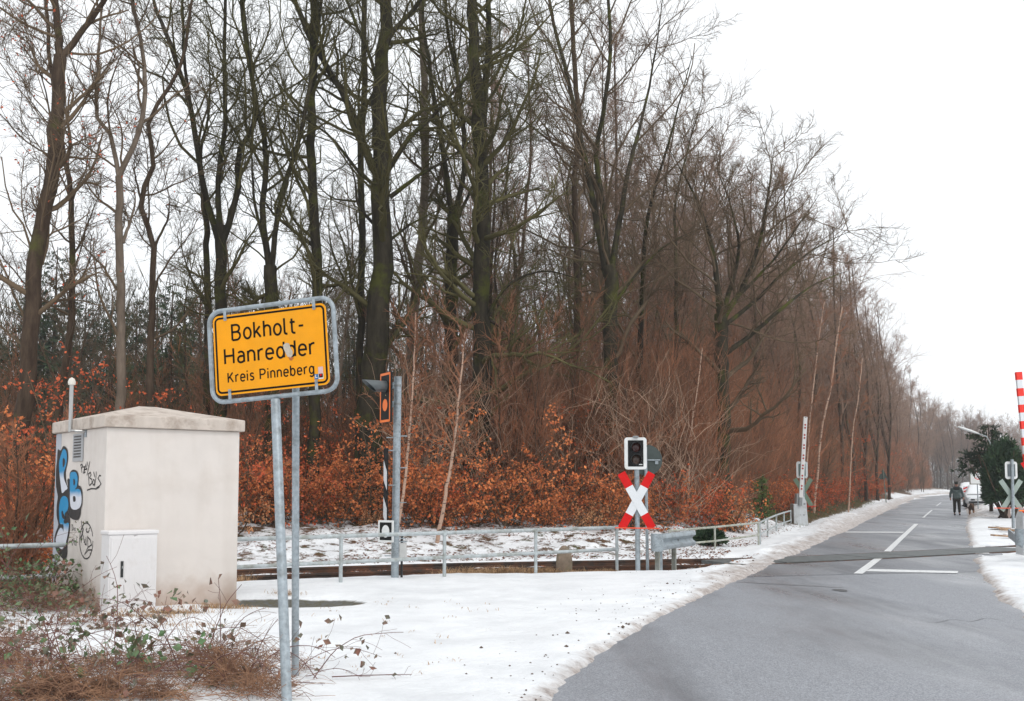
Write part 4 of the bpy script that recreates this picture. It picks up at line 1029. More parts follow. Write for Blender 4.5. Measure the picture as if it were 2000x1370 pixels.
zs = D(1909, 932, 57.5); zg = empty('speed_limit_sign', (zs.x, zs.y, 0), 0, 'white rectangular sign with red 30 ring half hidden by the dark conifer', 'road sign')
MB().tube([(0, .03, -.1), (0, .03, zs.z + .4)], .03, 8).build('post', galv, zg, smooth=True)
MB().box((0, 0, zs.z), (.92, .03, .86)).build('sign_edge', mat('olive_brown_edge', (.20, .18, .15), .6), zg)
mb = MB(); mb.prism(rrect(.80, .76, .03, 3), Vector((0, -.0165, zs.z)), ex_, Y3, n_, .003); f_ = mb.build('panel', white_p, zg)
mb = MB(); mb.stroke(arc(0, 0, .215, .215, 0, 360, 32)[:-1], .05, Vector((0.03, -.021, zs.z + .08)), ex_, Y3, n_, .0, True); mb.build('red_ring', mat('ring_red', (.62, .04, .03), .4), f_)
write('lettering', '30', -.09, zs.z - .01, .24, .19, black_soft, f_, Vector((0, -.0205, 0)), ex_, Y3, n_, .001, .16, .22)
write('lettering', 'oner', -.20, zs.z - .27, .42, .06, black_soft, f_, Vector((0, -.0205, 0)), ex_, Y3, n_, .001, .18, .22) if False else None

lp = empty('street_lamp', (25.35, 51.0, 0), 0, 'pale street lamp head on an arm rising out of the dark conifer', 'street lamp')
ll = lambda px, py: D(px, py, 51) - lp.location
MB().tube([ll(1962, 1000) + Vector((0, 0, -.1)), ll(1948, 905), ll(1934, 866), ll(1927, 853), ll(1909, 847)], [.05, .045, .04, .035, .03], 10).build('pole', galv_light, lp, smooth=True)
a, b = ll(1912, 847.5), ll(1871, 834); dv = (b - a); 
MB().tube([a, a + dv * .12, a + dv * .35, a + dv * .75, b], [.03, .05, .07, .07, .04], 10).build('lamp_head', white_p, lp, smooth=True)

# ------------------------------------------------------------------ parked cars
def car(loc, rz, label, body_m, snow=True, sc=1):
    e = empty('parked_car', loc, rz, label, 'car'); e.scale = (sc,) * 3
    # lofted hatchback, front towards -y; sections along y: (y, half width, list of z outline)
    secs = [(-2.05, .62, .34, .56, .56, .60), (-1.98, .78, .22, .66, .70, .72), (-1.6, .85, .20, .74, .84, .86), (-1.0, .87, .20, .82, .95, .97),
            (-.85, .87, .20, .84, 1.0, 1.03), (-.15, .87, .20, .86, 1.38, 1.42), (.7, .87, .20, .88, 1.42, 1.48), (1.45, .86, .20, .88, 1.34, 1.40), (1.85, .84, .22, .86, .98, 1.02), (2.0, .78, .30, .78, .84, .86)]
    V_, F_ = [], []; k = 14
    for (y, w, z0, zb, zr, zc) in secs:
        rw = w * (.66 if zr > 1.1 else .93)
        half = [(w * .86, z0), (w, z0 + .10), (w, (z0 + zb) / 2), (w * .985, zb), (rw, zr), (rw * .72, zc), (0.0001, zc + .015)]
        V_ += [(x, y, z) for x, z in half] + [(-x, y, z) for x, z in reversed(half)]
    for i in range(len(secs) - 1):
        for j in range(k): F_.append((i * k + j, i * k + (j + 1) % k, (i + 1) * k + (j + 1) % k, (i + 1) * k + j))
    F_ += [tuple(reversed(range(k))), tuple((len(secs) - 1) * k + j for j in range(k))]
    bd = MB().add(V_, F_).build('body', body_m, e, smooth=True, angle=60)
    sm = bd.modifiers.new('sub', 'SUBSURF'); sm.levels = 1; sm.render_levels = 1
    gl = mat('car_glass', (.03, .035, .04), .08)
    if snow:      # thick snow lying on bonnet, windscreen and roof
        mb = MB(); rows = [(-1.55, .78, .93), (-1.0, .80, 1.04), (-.72, .76, 1.16), (-.15, .60, 1.48), (.7, .60, 1.56), (1.4, .58, 1.47)]
        n_c = 9; vs = []
        for y, w, z in rows:
            for j in range(n_c):
                t = j / (n_c - 1) * 2 - 1; vs.append((w * t, y + random.uniform(-.02, .02), z - .12 * abs(t) ** 3 + random.uniform(-.01, .015)))
        fs = [(i * n_c + j, i * n_c + j + 1, (i + 1) * n_c + j + 1, (i + 1) * n_c + j) for i in range(len(rows) - 1) for j in range(n_c - 1)]
        s = mb.add(vs, fs).build('snow_cover', snowcap, e, smooth=True, angle=80)
        so2 = s.modifiers.new('solid', 'SOLIDIFY'); so2.thickness = .08; so2.offset = -1
    else:
        mb = MB(); mb.add([(-.72, -.86, 1.02), (.72, -.86, 1.02), (.56, -.22, 1.37), (-.56, -.22, 1.37)], [(0, 1, 2, 3)]); mb.build('windscreen', gl, e)
    MB().box((0, -2.04, .53), (1.0, .06, .10)).build('grille', rubber, e, bevel=.015)
    MB().box((0, -2.05, .36), (1.25, .06, .13)).build('bumper_intake', rubber, e, bevel=.02)
    MB().box((0, -2.085, .50), (.50, .012, .11)).build('number_plate', white_p, e)
    MB().box((0, -1.62, .885), (1.4, .03, .03)).build('bonnet_gap', rubber, e)
    for s_ in (-1, 1):
        MB().box((s_ * .62, -1.97, .64), (.30, .10, .13), Matrix.Rotation(R(-18 * s_), 3, 'Z')).build('headlight', mat('headlight_glass', (.45, .48, .5), .1), e, bevel=.03)
        MB().box((s_ * .96, -.62, 1.0), (.18, .09, .13)).build('mirror', body_m, e, bevel=.03)
        for y in (-1.28, 1.25):
            w_ = MB().tube([(s_ * .70, y, .31), (s_ * .90, y, .31)], .31, 24).build('wheel', rubber, e, smooth=True, bevel=.02)
            MB().tube([(s_ * .90, y, .31), (s_ * .912, y, .31)], .19, 16).build('rim', galv_dark, w_)
    return e
car_w = mat('white_car_paint', (.74, .76, .78), .25); car_s = mat('silver_car_paint', (.40, .43, .46), .3, .4)
c_ = D(1903, 982, 69); car((c_.x + .25, 69, .12), R(-23), 'white car covered with snow, parked under the 30 sign', car_w)
c_ = D(1886, 980, 80); car((c_.x + .3, 80, .30), R(-23), 'pale car with snow on its roof, parked behind the white car', car_s)
# red and white beacon board at the kerb in front of the cars
bk = D(1886, 980, 75); bo = empty('beacon_board', (bk.x, 75, .05), R(-10), 'small red and white striped beacon board between the walker and the cars', 'beacon board')
MB().box((0, 0, 1.25), (.30, .03, .5)).build('panel', white_sheet, bo); MB().tube([(0, .03, 0), (0, .03, 1.4)], .02, 8).build('post', galv, bo)
for i in range(2):
    z = 1.01 + i * .23; mb = MB(); mb.add([(-.15, -.0175, z), (.15, -.0175, z + .12), (.15, -.0175, z + .23), (-.15, -.0175, z + .11)], [(0, 1, 2, 3)]); mb.build('red_stripe', red_p, bo)
MB().box((0, 0, .05), (.5, .35, .12)).build('foot', rubber, bo, bevel=.02)

# ------------------------------------------------------------------ walker and dog
def skin_body(name, verts, edges, root, m, par, sub=2):
    me = bpy.data.meshes.new(name); me.from_pydata([v[:3] for v in verts], edges, []); me.materials.append(m)
    o = link(name, me, par); sk = o.modifiers.new('skin', 'SKIN')
    for i, v in enumerate(verts):
        r = v[3]; r = r if isinstance(r, tuple) else (r, r); me.skin_vertices[0].data[i].radius = r
    me.skin_vertices[0].data[root].use_root = True
    s = o.modifiers.new('sub', 'SUBSURF'); s.levels = s.render_levels = sub
    me.polygons.foreach_set('use_smooth', [True] * len(me.polygons)); sk.use_smooth_shade = True
    return o
wk = D(1869.5, 1006, 54.3)
ps = empty('person', (wk.x, wk.y, 0.005), R(-20), 'person in dark green jacket and black cap walking towards us on the road', 'person')
skin_c = mat('skin', (.42, .22, .16), .5); trouser = mat('dark_brown_trousers', (.035, .032, .026), .85, var=.2, scale=8)
jacket = mat('dark_green_grey_jacket', (.075, .11, .105), .75, var=.25, scale=5, dirt=(.13, .16, .16), mscale=5); cap_m = mat('black_cap', (.02, .025, .02), .8)
# body (one skinned surface): pelvis, legs mid-stride, spine, neck, head base, arms, hands
bv = [(0, 0, .92, (.15, .12)), (0, 0, 1.10, (.15, .12)), (0, -.01, 1.32, (.18, .13)), (0, 0, 1.47, (.12, .09)), (0, -.01, 1.55, .055), (0, -.02, 1.63, .085), (0, -.02, 1.71, .08),
      (-.10, 0, .86, .095), (-.12, -.10, .50, .062), (-.12, .10, .10, .042), (-.12, -.0, .04, .045), (-.12, -.10, .03, .038),
      (.10, 0, .86, .095), (.11, -.04, .50, .062), (.12, -.02, .10, .042), (.12, -.08, .05, .045), (.12, -.20, .045, .038),
      (-.21, 0, 1.42, .06), (-.29, .06, 1.15, .045), (-.31, -.03, .90, .034), (-.31, -.06, .84, .038), (-.305, -.075, .79, .028),
      (.21, 0, 1.42, .06), (.29, .02, 1.15, .045), (.33, -.07, .92, .034), (.335, -.10, .86, .038), (.33, -.11, .81, .028)]
be = [(0, 1), (1, 2), (2, 3), (3, 4), (4, 5), (5, 6), (0, 7), (7, 8), (8, 9), (9, 10), (10, 11), (0, 12), (12, 13), (13, 14), (14, 15), (15, 16), (3, 17), (17, 18), (18, 19), (19, 20), (20, 21), (3, 22), (22, 23), (23, 24), (24, 25), (25, 26)]
skin_body('body', bv, be, 0, skin_c, ps)
tv = [(0, 0, .93, (.165, .14)), (-.10, 0, .84, .115), (-.12, -.10, .50, .085), (-.12, .09, .13, .07), (.10, 0, .84, .115), (.11, -.04, .50, .085), (.12, -.02, .13, .07)]
skin_body('trousers', tv, [(0, 1), (1, 2), (2, 3), (0, 4), (4, 5), (5, 6)], 0, trouser, ps)
jv = [(0, 0, .80, (.215, .165)), (0, 0, 1.0, (.22, .17)), (0, -.01, 1.28, (.235, .165)), (0, 0, 1.46, (.15, .11)), (0, -.005, 1.53, (.085, .08)),
      (-.21, 0, 1.42, .09), (-.30, .06, 1.15, .072), (-.32, -.03, .92, .056), (.21, 0, 1.42, .09), (.30, .02, 1.15, .072), (.34, -.07, .94, .056)]
jk = skin_body('jacket', jv, [(0, 1), (1, 2), (2, 3), (3, 4), (3, 5), (5, 6), (6, 7), (3, 8), (8, 9), (9, 10)], 0, jacket, ps)
jy = mat('black_yoke', (.02, .024, .024), .8)
skin_body('jacket_yoke', [(-.16, -.012, 1.43, .11), (0, -.02, 1.44, (.17, .135)), (.16, -.012, 1.43, .11)], [(0, 1), (1, 2)], 1, jy, jk)
for s_, z in ((-1, 0), (1, 0)):
    y = .0 if s_ < 0 else -.10
    fy = -.08 if s_ < 0 else -.16
    skin_body('shoe', [(s_ * .12, fy + .16, .055, .055), (s_ * .12, fy + .04, .05, .055), (s_ * .12, fy - .10, .04, .045)], [(0, 1), (1, 2)], 0, rubber, ps, 1)
skin_body('cap', [(0, -.01, 1.695, (.088, .098)), (0, -.005, 1.715, (.075, .085)), (0, -.12, 1.695, (.06, .018))], [(0, 1), (0, 2)], 0, cap_m, ps)
MB().tube([(0, -.105, 1.655), (0, -.135, 1.635), (0, -.11, 1.625)], [.01, .016, .008], 8).build('nose', skin_c, ps, smooth=True)
for s_ in (-1, 1):
    MB().tube([(s_ * .035, -.10, 1.672), (s_ * .035, -.108, 1.672)], .011, 8).build('eye', black_p, ps)
    MB().box((s_ * .10, -.01, 1.65), (.015, .035, .055)).build('ear', skin_c, ps, bevel=.006)
MB().box((0, -.104, 1.595), (.045, .006, .008)).build('mouth', mat('lips', (.28, .09, .08), .6), ps)
# dog facing the camera, head low
dg = D(1898, 1006.5, 54.0); dog = empty('dog', (dg.x, dg.y, .005), R(-22), 'brown dog with pale tan legs trotting beside the walker', 'dog')
fur = mat('dark_brown_fur', (.075, .045, .03), .95, var=.35, scale=12, dirt=(.20, .11, .06), mscale=6); tan = mat('tan_fur', (.36, .20, .11), .95, var=.2, scale=14)
dv_ = [(0, .0, .46, (.13, .15)), (0, -.22, .47, (.14, .16)), (0, -.36, .54, (.095, .11)), (0, -.50, .60, (.08, .085)), (0, -.60, .565, (.05, .05)), (0, -.68, .54, (.032, .03)), (0, .28, .47, (.12, .13)), (0, .40, .50, .05), (0, .52, .40, .025), (0, .60, .30, .015),
       (-.085, -.24, .34, .055), (-.09, -.25, .20, .036), (-.09, -.23, .07, .028), (-.09, -.27, .025, .03), (.085, -.24, .34, .055), (.09, -.27, .20, .036), (.09, -.30, .09, .028), (.09, -.335, .05, .03),
       (-.09, .28, .34, .075), (-.10, .20, .26, .045), (-.10, .34, .16, .028), (-.10, .30, .025, .03), (.09, .28, .34, .075), (.10, .24, .26, .045), (.10, .38, .17, .028), (.10, .36, .03, .03)]
de = [(0, 1), (1, 2), (2, 3), (3, 4), (4, 5), (0, 6), (6, 7), (7, 8), (8, 9), (1, 10), (10, 11), (11, 12), (12, 13), (1, 14), (14, 15), (15, 16), (16, 17), (6, 18), (18, 19), (19, 20), (20, 21), (6, 22), (22, 23), (23, 24), (24, 25)]
db = skin_body('body', dv_, de, 0, fur, dog)
# tan lower legs and muzzle by height: a second material on the low part is a child coat
skin_body('tan_leg', [(-.088, -.245, .30, .05), (-.09, -.25, .20, .040), (-.09, -.23, .07, .032), (-.09, -.27, .028, .033)], [(0, 1), (1, 2), (2, 3)], 0, tan, dog, 1)
skin_body('tan_leg', [(.088, -.25, .30, .05), (.09, -.27, .20, .040), (.09, -.30, .09, .032), (.09, -.335, .053, .033)], [(0, 1), (1, 2), (2, 3)], 0, tan, dog, 1)
for s_ in (-1, 1):
    mb = MB(); mb.add([(s_ * .05, -.47, .66), (s_ * .10, -.50, .65), (s_ * .115, -.53, .56), (s_ * .06, -.51, .60), (s_ * .075, -.48, .67)], [(0, 1, 2, 3), (0, 4, 1), (1, 4, 2), (0, 3, 2)]); mb.build('ear', fur, dog)
MB().tube([(0, -.70, .545), (0, -.715, .545)], [.02, .012], 8).build('nose', rubber, dog)
# ------------------------------------------------------------------ heap of building material on the right
wood = mat('sawn_wood', (.42, .27, .16), .8, var=.2, scale=6, dirt=(.25, .15, .09), mscale=8)
def plain(name, label, cat, mb, m, loc, rz=0, group=None, bevel=.01):
    o = mb.build(name, m, None, bevel=bevel); o.location = loc; o.rotation_euler = (0, 0, rz); return tag(o, label, cat, group)
p_ = G(1967, 1014); 
bt = empty('timber_post', (p_.x, p_.y, 0), R(10), 'pale pinkish square timber post beside the grey green crossing sign', 'post')
MB().box((0, 0, .28), (.24, .24, .72)).build('post', mat('pale_timber', (.55, .40, .34), .8, var=.1, scale=8), bt, bevel=.01); MB().box((0, 0, .65), (.27, .27, .02)).build('cap', snowcap, bt, bevel=.005)
p_ = G(1988, 1010)
bt = empty('timber_post', (p_.x, p_.y, 0), R(-5), 'ochre brown wooden post by the red sign at the right edge', 'post')
MB().box((0, 0, .35), (.16, .16, .9)).build('post', wood, bt, bevel=.008); MB().box((0, 0, .81), (.2, .2, .03)).build('cap', wood, bt, bevel=.004)
for i, (px, py, L_, rz, lab) in enumerate(((1960, 1032, 1.3, 25, 'flat brown board lying on the snow beside the rear crossing sign'), (1990, 1036, 1.2, -10, 'short brown board nearest the right edge on the snow heap'), (1984, 1048, 1.5, 8, 'long dark board lying in front of the rear crossing sign'))):
    p_ = G(px, py, .1); e = empty('board', (p_.x, p_.y, gz(p_.x, p_.y) + .04), R(rz), lab, 'board')
    MB().box((0, 0, 0), (L_, .22, .05), Matrix.Rotation(R(4), 3, 'Y')).build('plank', wood, e, bevel=.006); MB().box((.1, .03, .045), (L_ * .6, .15, .03), Matrix.Rotation(R(4), 3, 'Y')).build('snow_cap', snowcap, e, bevel=.01)

# ================================================================== vegetation
def unit(v): return v / (np.linalg.norm(v, axis=-1, keepdims=True) + 1e-9)
def grow(start, dr, length, K, wig, up, rg):
    P = [start]; d = dr.copy(); st = (length / (K - 1))[:, None]
    for i in range(K - 1):
        P.append(P[-1] + d * st); d = d + rg.normal(0, wig, d.shape); d[:, 2] += up; d = unit(d)
    return np.stack(P, 1)
def spawn(P, Rr, n, t0, t1, ang, sd, rg, tpow=1.0, zbias=0.0):
    N, K, _ = P.shape; n = np.asarray(n) if np.ndim(n) else np.full(N, n)
    idx = np.repeat(np.arange(N), n); off = np.concatenate([np.arange(k) for k in n]) if N else np.array([])
    t = t0 + (t1 - t0) * (((off + rg.random(len(idx))) / n[idx]) ** tpow)
    f = t * (K - 1); i = np.minimum(f.astype(int), K - 2); fr = (f - i)[:, None]
    p = P[idx, i] * (1 - fr) + P[idx, i + 1] * fr; tan = unit(P[idx, i + 1] - P[idx, i])
    r = Rr[idx, i] * (1 - fr[:, 0]) + Rr[idx, i + 1] * fr[:, 0]
    rv = rg.normal(0, 1, tan.shape); rv[:, 2] += zbias; perp = unit(rv - tan * (rv * tan).sum(1, keepdims=True))
    a = np.radians(rg.normal(ang, sd, len(idx)))[:, None]
    return p, unit(tan * np.cos(a) + perp * np.sin(a)), idx, t, r
def tubes(P, Rr, s):
    N, K, _ = P.shape
    T = np.empty_like(P); T[:, 1:-1] = P[:, 2:] - P[:, :-2]; T[:, 0] = P[:, 1] - P[:, 0]; T[:, -1] = P[:, -1] - P[:, -2]; T = unit(T)
    m = unit(P[:, -1] - P[:, 0]); ref = np.where(np.abs(m[:, 2:3]) > .8, np.array([[1., 0, 0]]), np.array([[0, 0, 1.]]))[:, None, :]
    A = unit(ref - T * (ref * T).sum(2, keepdims=True)); B = np.cross(T, A)
    q = np.arange(s) * 2 * PI / s
    V = P[:, :, None, :] + (A[:, :, None, :] * np.cos(q)[None, None, :, None] + B[:, :, None, :] * np.sin(q)[None, None, :, None]) * Rr[:, :, None, None]
    I = np.arange(N * K * s).reshape(N, K, s); J = np.roll(I, -1, 2)
    F = np.stack([I[:, :-1], J[:, :-1], J[:, 1:], I[:, 1:]], -1).reshape(-1, 4)
    return V.reshape(-1, 3), F
def spikes(p, d, L, r, rg):
    """thin three sided cones: the last twigs"""
    ref = unit(rg.normal(0, 1, d.shape)); A = unit(ref - d * (ref * d).sum(1, keepdims=True)); B = np.cross(d, A)
    q = np.arange(3) * 2 * PI / 3
    base = p[:, None, :] + (A[:, None, :] * np.cos(q)[None, :, None] + B[:, None, :] * np.sin(q)[None, :, None]) * r[:, None, None]
    tip = p + d * L[:, None]; V = np.concatenate([base, tip[:, None, :]], 1); I = np.arange(len(p) * 4).reshape(-1, 4)
    F = np.concatenate([I[:, [0, 1, 3]], I[:, [1, 2, 3]], I[:, [2, 0, 3]]])
    return V.reshape(-1, 3), F
def leaves(p, size, rg, ratio=.62, droop=.3):
    """pointed leaves: two triangles folded along the midrib"""
    N = len(p); a = unit(rg.normal(0, 1, (N, 3)) + np.array([0, 0, -droop])); b = unit(np.cross(a, rg.normal(0, 1, (N, 3)))); c = np.cross(a, b)
    s = (size * rg.uniform(.65, 1.25, N))[:, None]
    V = np.stack([p, p + a * s * .5 + b * s * ratio / 2 + c * s * .12, p + a * s, p + a * s * .5 - b * s * ratio / 2 + c * s * .12], 1)
    I = np.arange(N * 4).reshape(-1, 4)
    return V.reshape(-1, 3), np.concatenate([I[:, [0, 1, 2]], I[:, [0, 2, 3]]])
def join(parts):
    V, F, b = [], [], 0
    for v, f in parts: V.append(v); F.append(f + b); b += len(v)
    return np.concatenate(V), F

def bark(name, c1, c2, moss, mth, scale=6):
    m = bpy.data.materials.new(name); m.use_nodes = True; n = m.node_tree.nodes; l = m.node_tree.links; b = n['Principled BSDF']
    b.inputs['Roughness'].default_value = .85; b.inputs['Specular IOR Level'].default_value = .12
    tc = n.new('ShaderNodeTexCoord'); oi = n.new('ShaderNodeObjectInfo')
    def noise(s, det, sc=(1, 1, 1)):
        mp = n.new('ShaderNodeMapping'); mp.inputs['Scale'].default_value = sc; l.new(tc.outputs['Object'], mp.inputs[0])
        q = n.new('ShaderNodeTexNoise'); q.inputs['Scale'].default_value = s; q.inputs['Detail'].default_value = det; q.inputs['Roughness'].default_value = .65; l.new(mp.outputs[0], q.inputs['Vector']); return q.outputs[0]
    def rng_(v, a, c, o0=0, o1=1):
        q = n.new('ShaderNodeMapRange'); q.inputs[1].default_value = a; q.inputs[2].default_value = c; q.inputs[3].default_value = o0; q.inputs[4].default_value = o1; l.new(v, q.inputs[0]); return q.outputs[0]
    def mixc(f, a, c):
        q = n.new('ShaderNodeMix'); q.data_type = 'RGBA'; l.new(f, q.inputs[0])
        for i, v in ((6, a), (7, c)):
            if isinstance(v, tuple): q.inputs[i].default_value = (*v, 1)
            else: l.new(v, q.inputs[i])
        return q.outputs[2]
    v = noise(scale, 7, (1, 1, .22)); c = mixc(rng_(v, .38, .66), c1, c2)
    c = mixc(rng_(noise(1.3, 6), mth, mth + .14, 0, .85), c, moss)
    hv = n.new('ShaderNodeHueSaturation'); l.new(rng_(oi.outputs['Random'], 0, 1, .75, 1.3), hv.inputs['Value']); l.new(c, hv.inputs['Color']); l.new(hv.outputs[0], b.inputs['Base Color'])
    bp = n.new('ShaderNodeBump'); bp.inputs['Strength'].default_value = .8; bp.inputs['Distance'].default_value = .03; l.new(v, bp.inputs['Height']); l.new(bp.outputs[0], b.inputs['Normal'])
    return m
bark_dark = bark('dark_mossy_bark', (.022, .019, .013), (.052, .043, .028), (.070, .074, .014), .50)
bark_brown = bark('brown_grey_bark', (.045, .030, .021), (.10, .070, .048), (.085, .088, .022), .56)
bark_pale = bark('pale_grey_bark', (.11, .085, .065), (.19, .15, .115), (.10, .10, .04), .58)
tw_olive = mat('olive_brown_twigs', (.088, .078, .034), .85, spec=.1, objvar=.2, var=.35, scale=.9)
tw_brown = mat('grey_brown_twigs', (.125, .088, .055), .85, spec=.2, objvar=.25, var=.3, scale=.9)
tw_red = mat('red_brown_twigs', (.32, .135, .072), .85, spec=.1, objvar=.3, var=.35, scale=.9, dirt=(.15, .088, .058), mscale=.55, mth=.48)
tw_far = mat('pale_pinkish_twigs', (.24, .155, .11), .85, spec=.1, objvar=.2, var=.25, scale=.9)
def leafmat(name, c, c2, rough=.65, tr=.25):
    m = mat(name, c, rough, spec=.3, var=.35, scale=2.2, dirt=c2, mscale=4, mth=.5, objvar=.12); return m
leaf_or = leafmat('copper_beech_leaves', (.66, .22, .07), (.42, .10, .035))
leaf_rd = leafmat('rust_red_leaves', (.60, .13, .045), (.40, .07, .028))

def crown_parts(P1, R1, cfg, rg, ztop=None, leaf=None):
    """limbs -> boughs -> twigs -> last twigs"""
    parts = []
    p, d, i, t, r = spawn(P1, R1, cfg['n2'], .18, 1, cfg['a2'], 13, rg, .85, cfg.get('zb', .0))
    par = np.linalg.norm(P1[:, -1] - P1[:, 0], axis=1)[i]
    L = np.maximum(.5, par * (cfg['l2']) * (1.15 - .6 * t) * rg.uniform(.6, 1.3, len(i)))
    keep = np.ones(len(i), bool) if ztop is None else p[:, 2] < ztop + 1.0
    p, d, L, r = p[keep], d[keep], L[keep], r[keep]
    P2 = grow(p, d, L, 6, .20, cfg['up'], rg); r0 = np.clip(r * .55, .010, .05); R2 = r0[:, None] * np.linspace(1, .42, 6)[None]
    parts.append(tubes(P2, R2, 4))
    p, d, i, t, r = spawn(P2, R2, cfg['n3'], .12, 1, 42, 13, rg)
    L = np.maximum(.22, L[i] * cfg['l3'] * (1.15 - .6 * t) * rg.uniform(.6, 1.3, len(i)))
    if ztop is not None: k = p[:, 2] < ztop + .5; p, d, L, r = p[k], d[k], L[k], r[k]
    P3 = grow(p, d, L, 4, .22, cfg['up'] * 1.3, rg); r0 = np.clip(r * .6, .005, .014) * cfg.get('thk', 1); R3 = r0[:, None] * np.array([1, .8, .6, .4])[None]
    parts.append(tubes(P3, R3, 3))
    p, d, i, t, r = spawn(P3, R3, cfg['n4'], .1, 1, 32, 12, rg)
    L4 = np.clip(L[i] * .62 * rg.uniform(.5, 1.4, len(i)), .15, 1.0)
    parts.append(spikes(p, unit(d + np.array([0, 0, cfg['up'] * .8])), L4, np.full(len(p), .0048 * cfg.get('thk', 1)), rg))
    lv = None
    if leaf:
        k = rg.random(len(p)) < leaf[0]; tips = p[k] + d[k] * (L4[k] * rg.uniform(.3, 1, k.sum()))[:, None]
        if len(leaf) > 2: kk = tips[:, 2] < leaf[2]; tips = tips[kk]
        lv = leaves(tips, leaf[1], rg)
    return parts, lv

CFG_BIG = dict(n2=9, a2=42, l2=.44, up=.07, n3=6, l3=.52, n4=4)
def smooth_path(pts, K):
    C = catmull_n(np.array(pts, float), 8); s = np.concatenate([[0], np.cumsum(np.linalg.norm(np.diff(C, axis=0), axis=1))])
    q = np.linspace(0, s[-1], K); return np.stack([np.interp(q, s, C[:, j]) for j in range(3)], 1)
def catmull_n(P, n):
    out = []
    for i in range(len(P) - 1):
        p0, p1, p2, p3 = P[max(i - 1, 0)], P[i], P[i + 1], P[min(i + 2, len(P) - 1)]
        for k in range(n):
            t = k / n; out.append(.5 * (2 * p1 + (p2 - p0) * t + (2 * p0 - 5 * p1 + 4 * p2 - p3) * t * t + (3 * p1 - p0 - 3 * p2 + p3) * t ** 3))
    out.append(P[-1]); return np.array(out)

def build_tree(name, loc, stems, nlimb, limb_len, rg, mtrunk, mtwig, label=None, group=None, ztop=None, leaf=None, zmin=3.0, cfg=CFG_BIG, ang=50, leafm=None, roots=True):
    """stems: list of (points (k,3) local, r0, r1); the first is the trunk"""
    e = empty(name, loc, 0, label, 'tree', group)
    tparts, SP, SR = [], [], []
    for si, (pts, r0, r1) in enumerate(stems):
        K = 26 if si == 0 else 16
        P = smooth_path(pts, K); t = np.linspace(0, 1, K); Rr = r0 + (r1 - r0) * t ** .9
        P[1:-1, :2] += rg.normal(0, .25 * r0, (K - 2, 2)) * .5
        if si == 0 and roots: Rr = Rr + r0 * .55 * np.exp(-(P[:, 2] - P[0, 2]) / .35)
        tparts.append(tubes(P[None], Rr[None], 12 if si == 0 else 8)); SP.append(P); SR.append(Rr)
    v, f = join(tparts); link('trunk', np_mesh('trunk', v, f, mtrunk), e)
    # limbs from every stem above zmin
    LP, LR = [], []
    hts = [max(0., P[-1, 2] - max(zmin, P[0, 2])) for P in SP]; tot = sum(hts) + 1e-6
    for P, Rr, h in zip(SP, SR, hts):
        n = int(round(nlimb * h / tot))
        if n < 1: continue
        if ztop is not None:
            vis = max(0, min(P[-1, 2], ztop + 2) - max(zmin, P[0, 2])); n = max(1, int(n * (vis / max(h, .1)) ** .5)); zc = min(P[-1, 2], ztop + 2)
        else: zc = P[-1, 2]
        z0 = max(zmin, P[0, 2]); ta = np.interp(z0, P[:, 2], np.linspace(0, 1, len(P))) if P[-1, 2] > P[0, 2] + .5 else .15
        tb = np.interp(zc, P[:, 2], np.linspace(0, 1, len(P))) if P[-1, 2] > P[0, 2] + .5 else 1
        p, d, i, t, r = spawn(P[None], Rr[None], np.array([n]), ta, tb, ang, 14, rg)
        L = limb_len * (1.25 - .75 * t) * rg.uniform(.55, 1.25, n)
        Q_ = grow(p, d, L, 9, .15, cfg['up'] * 1.2, rg); r0 = np.clip(r * .42, .018, .10)
        LP.append(Q_); LR.append(r0[:, None] * np.linspace(1, .25, 9)[None])
    # the outer half of every side stem also carries boughs
    for P, Rr in zip(SP[1:], SR[1:]):
        s = np.linspace(0, len(P) - 1, 9).astype(int); LP.append(P[s][None]); LR.append(Rr[s][None])
    P1, R1 = np.concatenate(LP), np.concatenate(LR)
    nl = len(P1) - (len(SP) - 1)
    parts, lv = crown_parts(P1, R1, cfg, rg, ztop, leaf)
    parts.append(tubes(P1[:nl], R1[:nl], 6))
    v, f = join(parts); link('crown', np_mesh('crown', v, f, mtwig), e)
    if lv is not None and len(lv[0]): link('leaves', np_mesh('leaves', lv[0], [lv[1]], leafm or leaf_or, smooth=False), e)
    return e

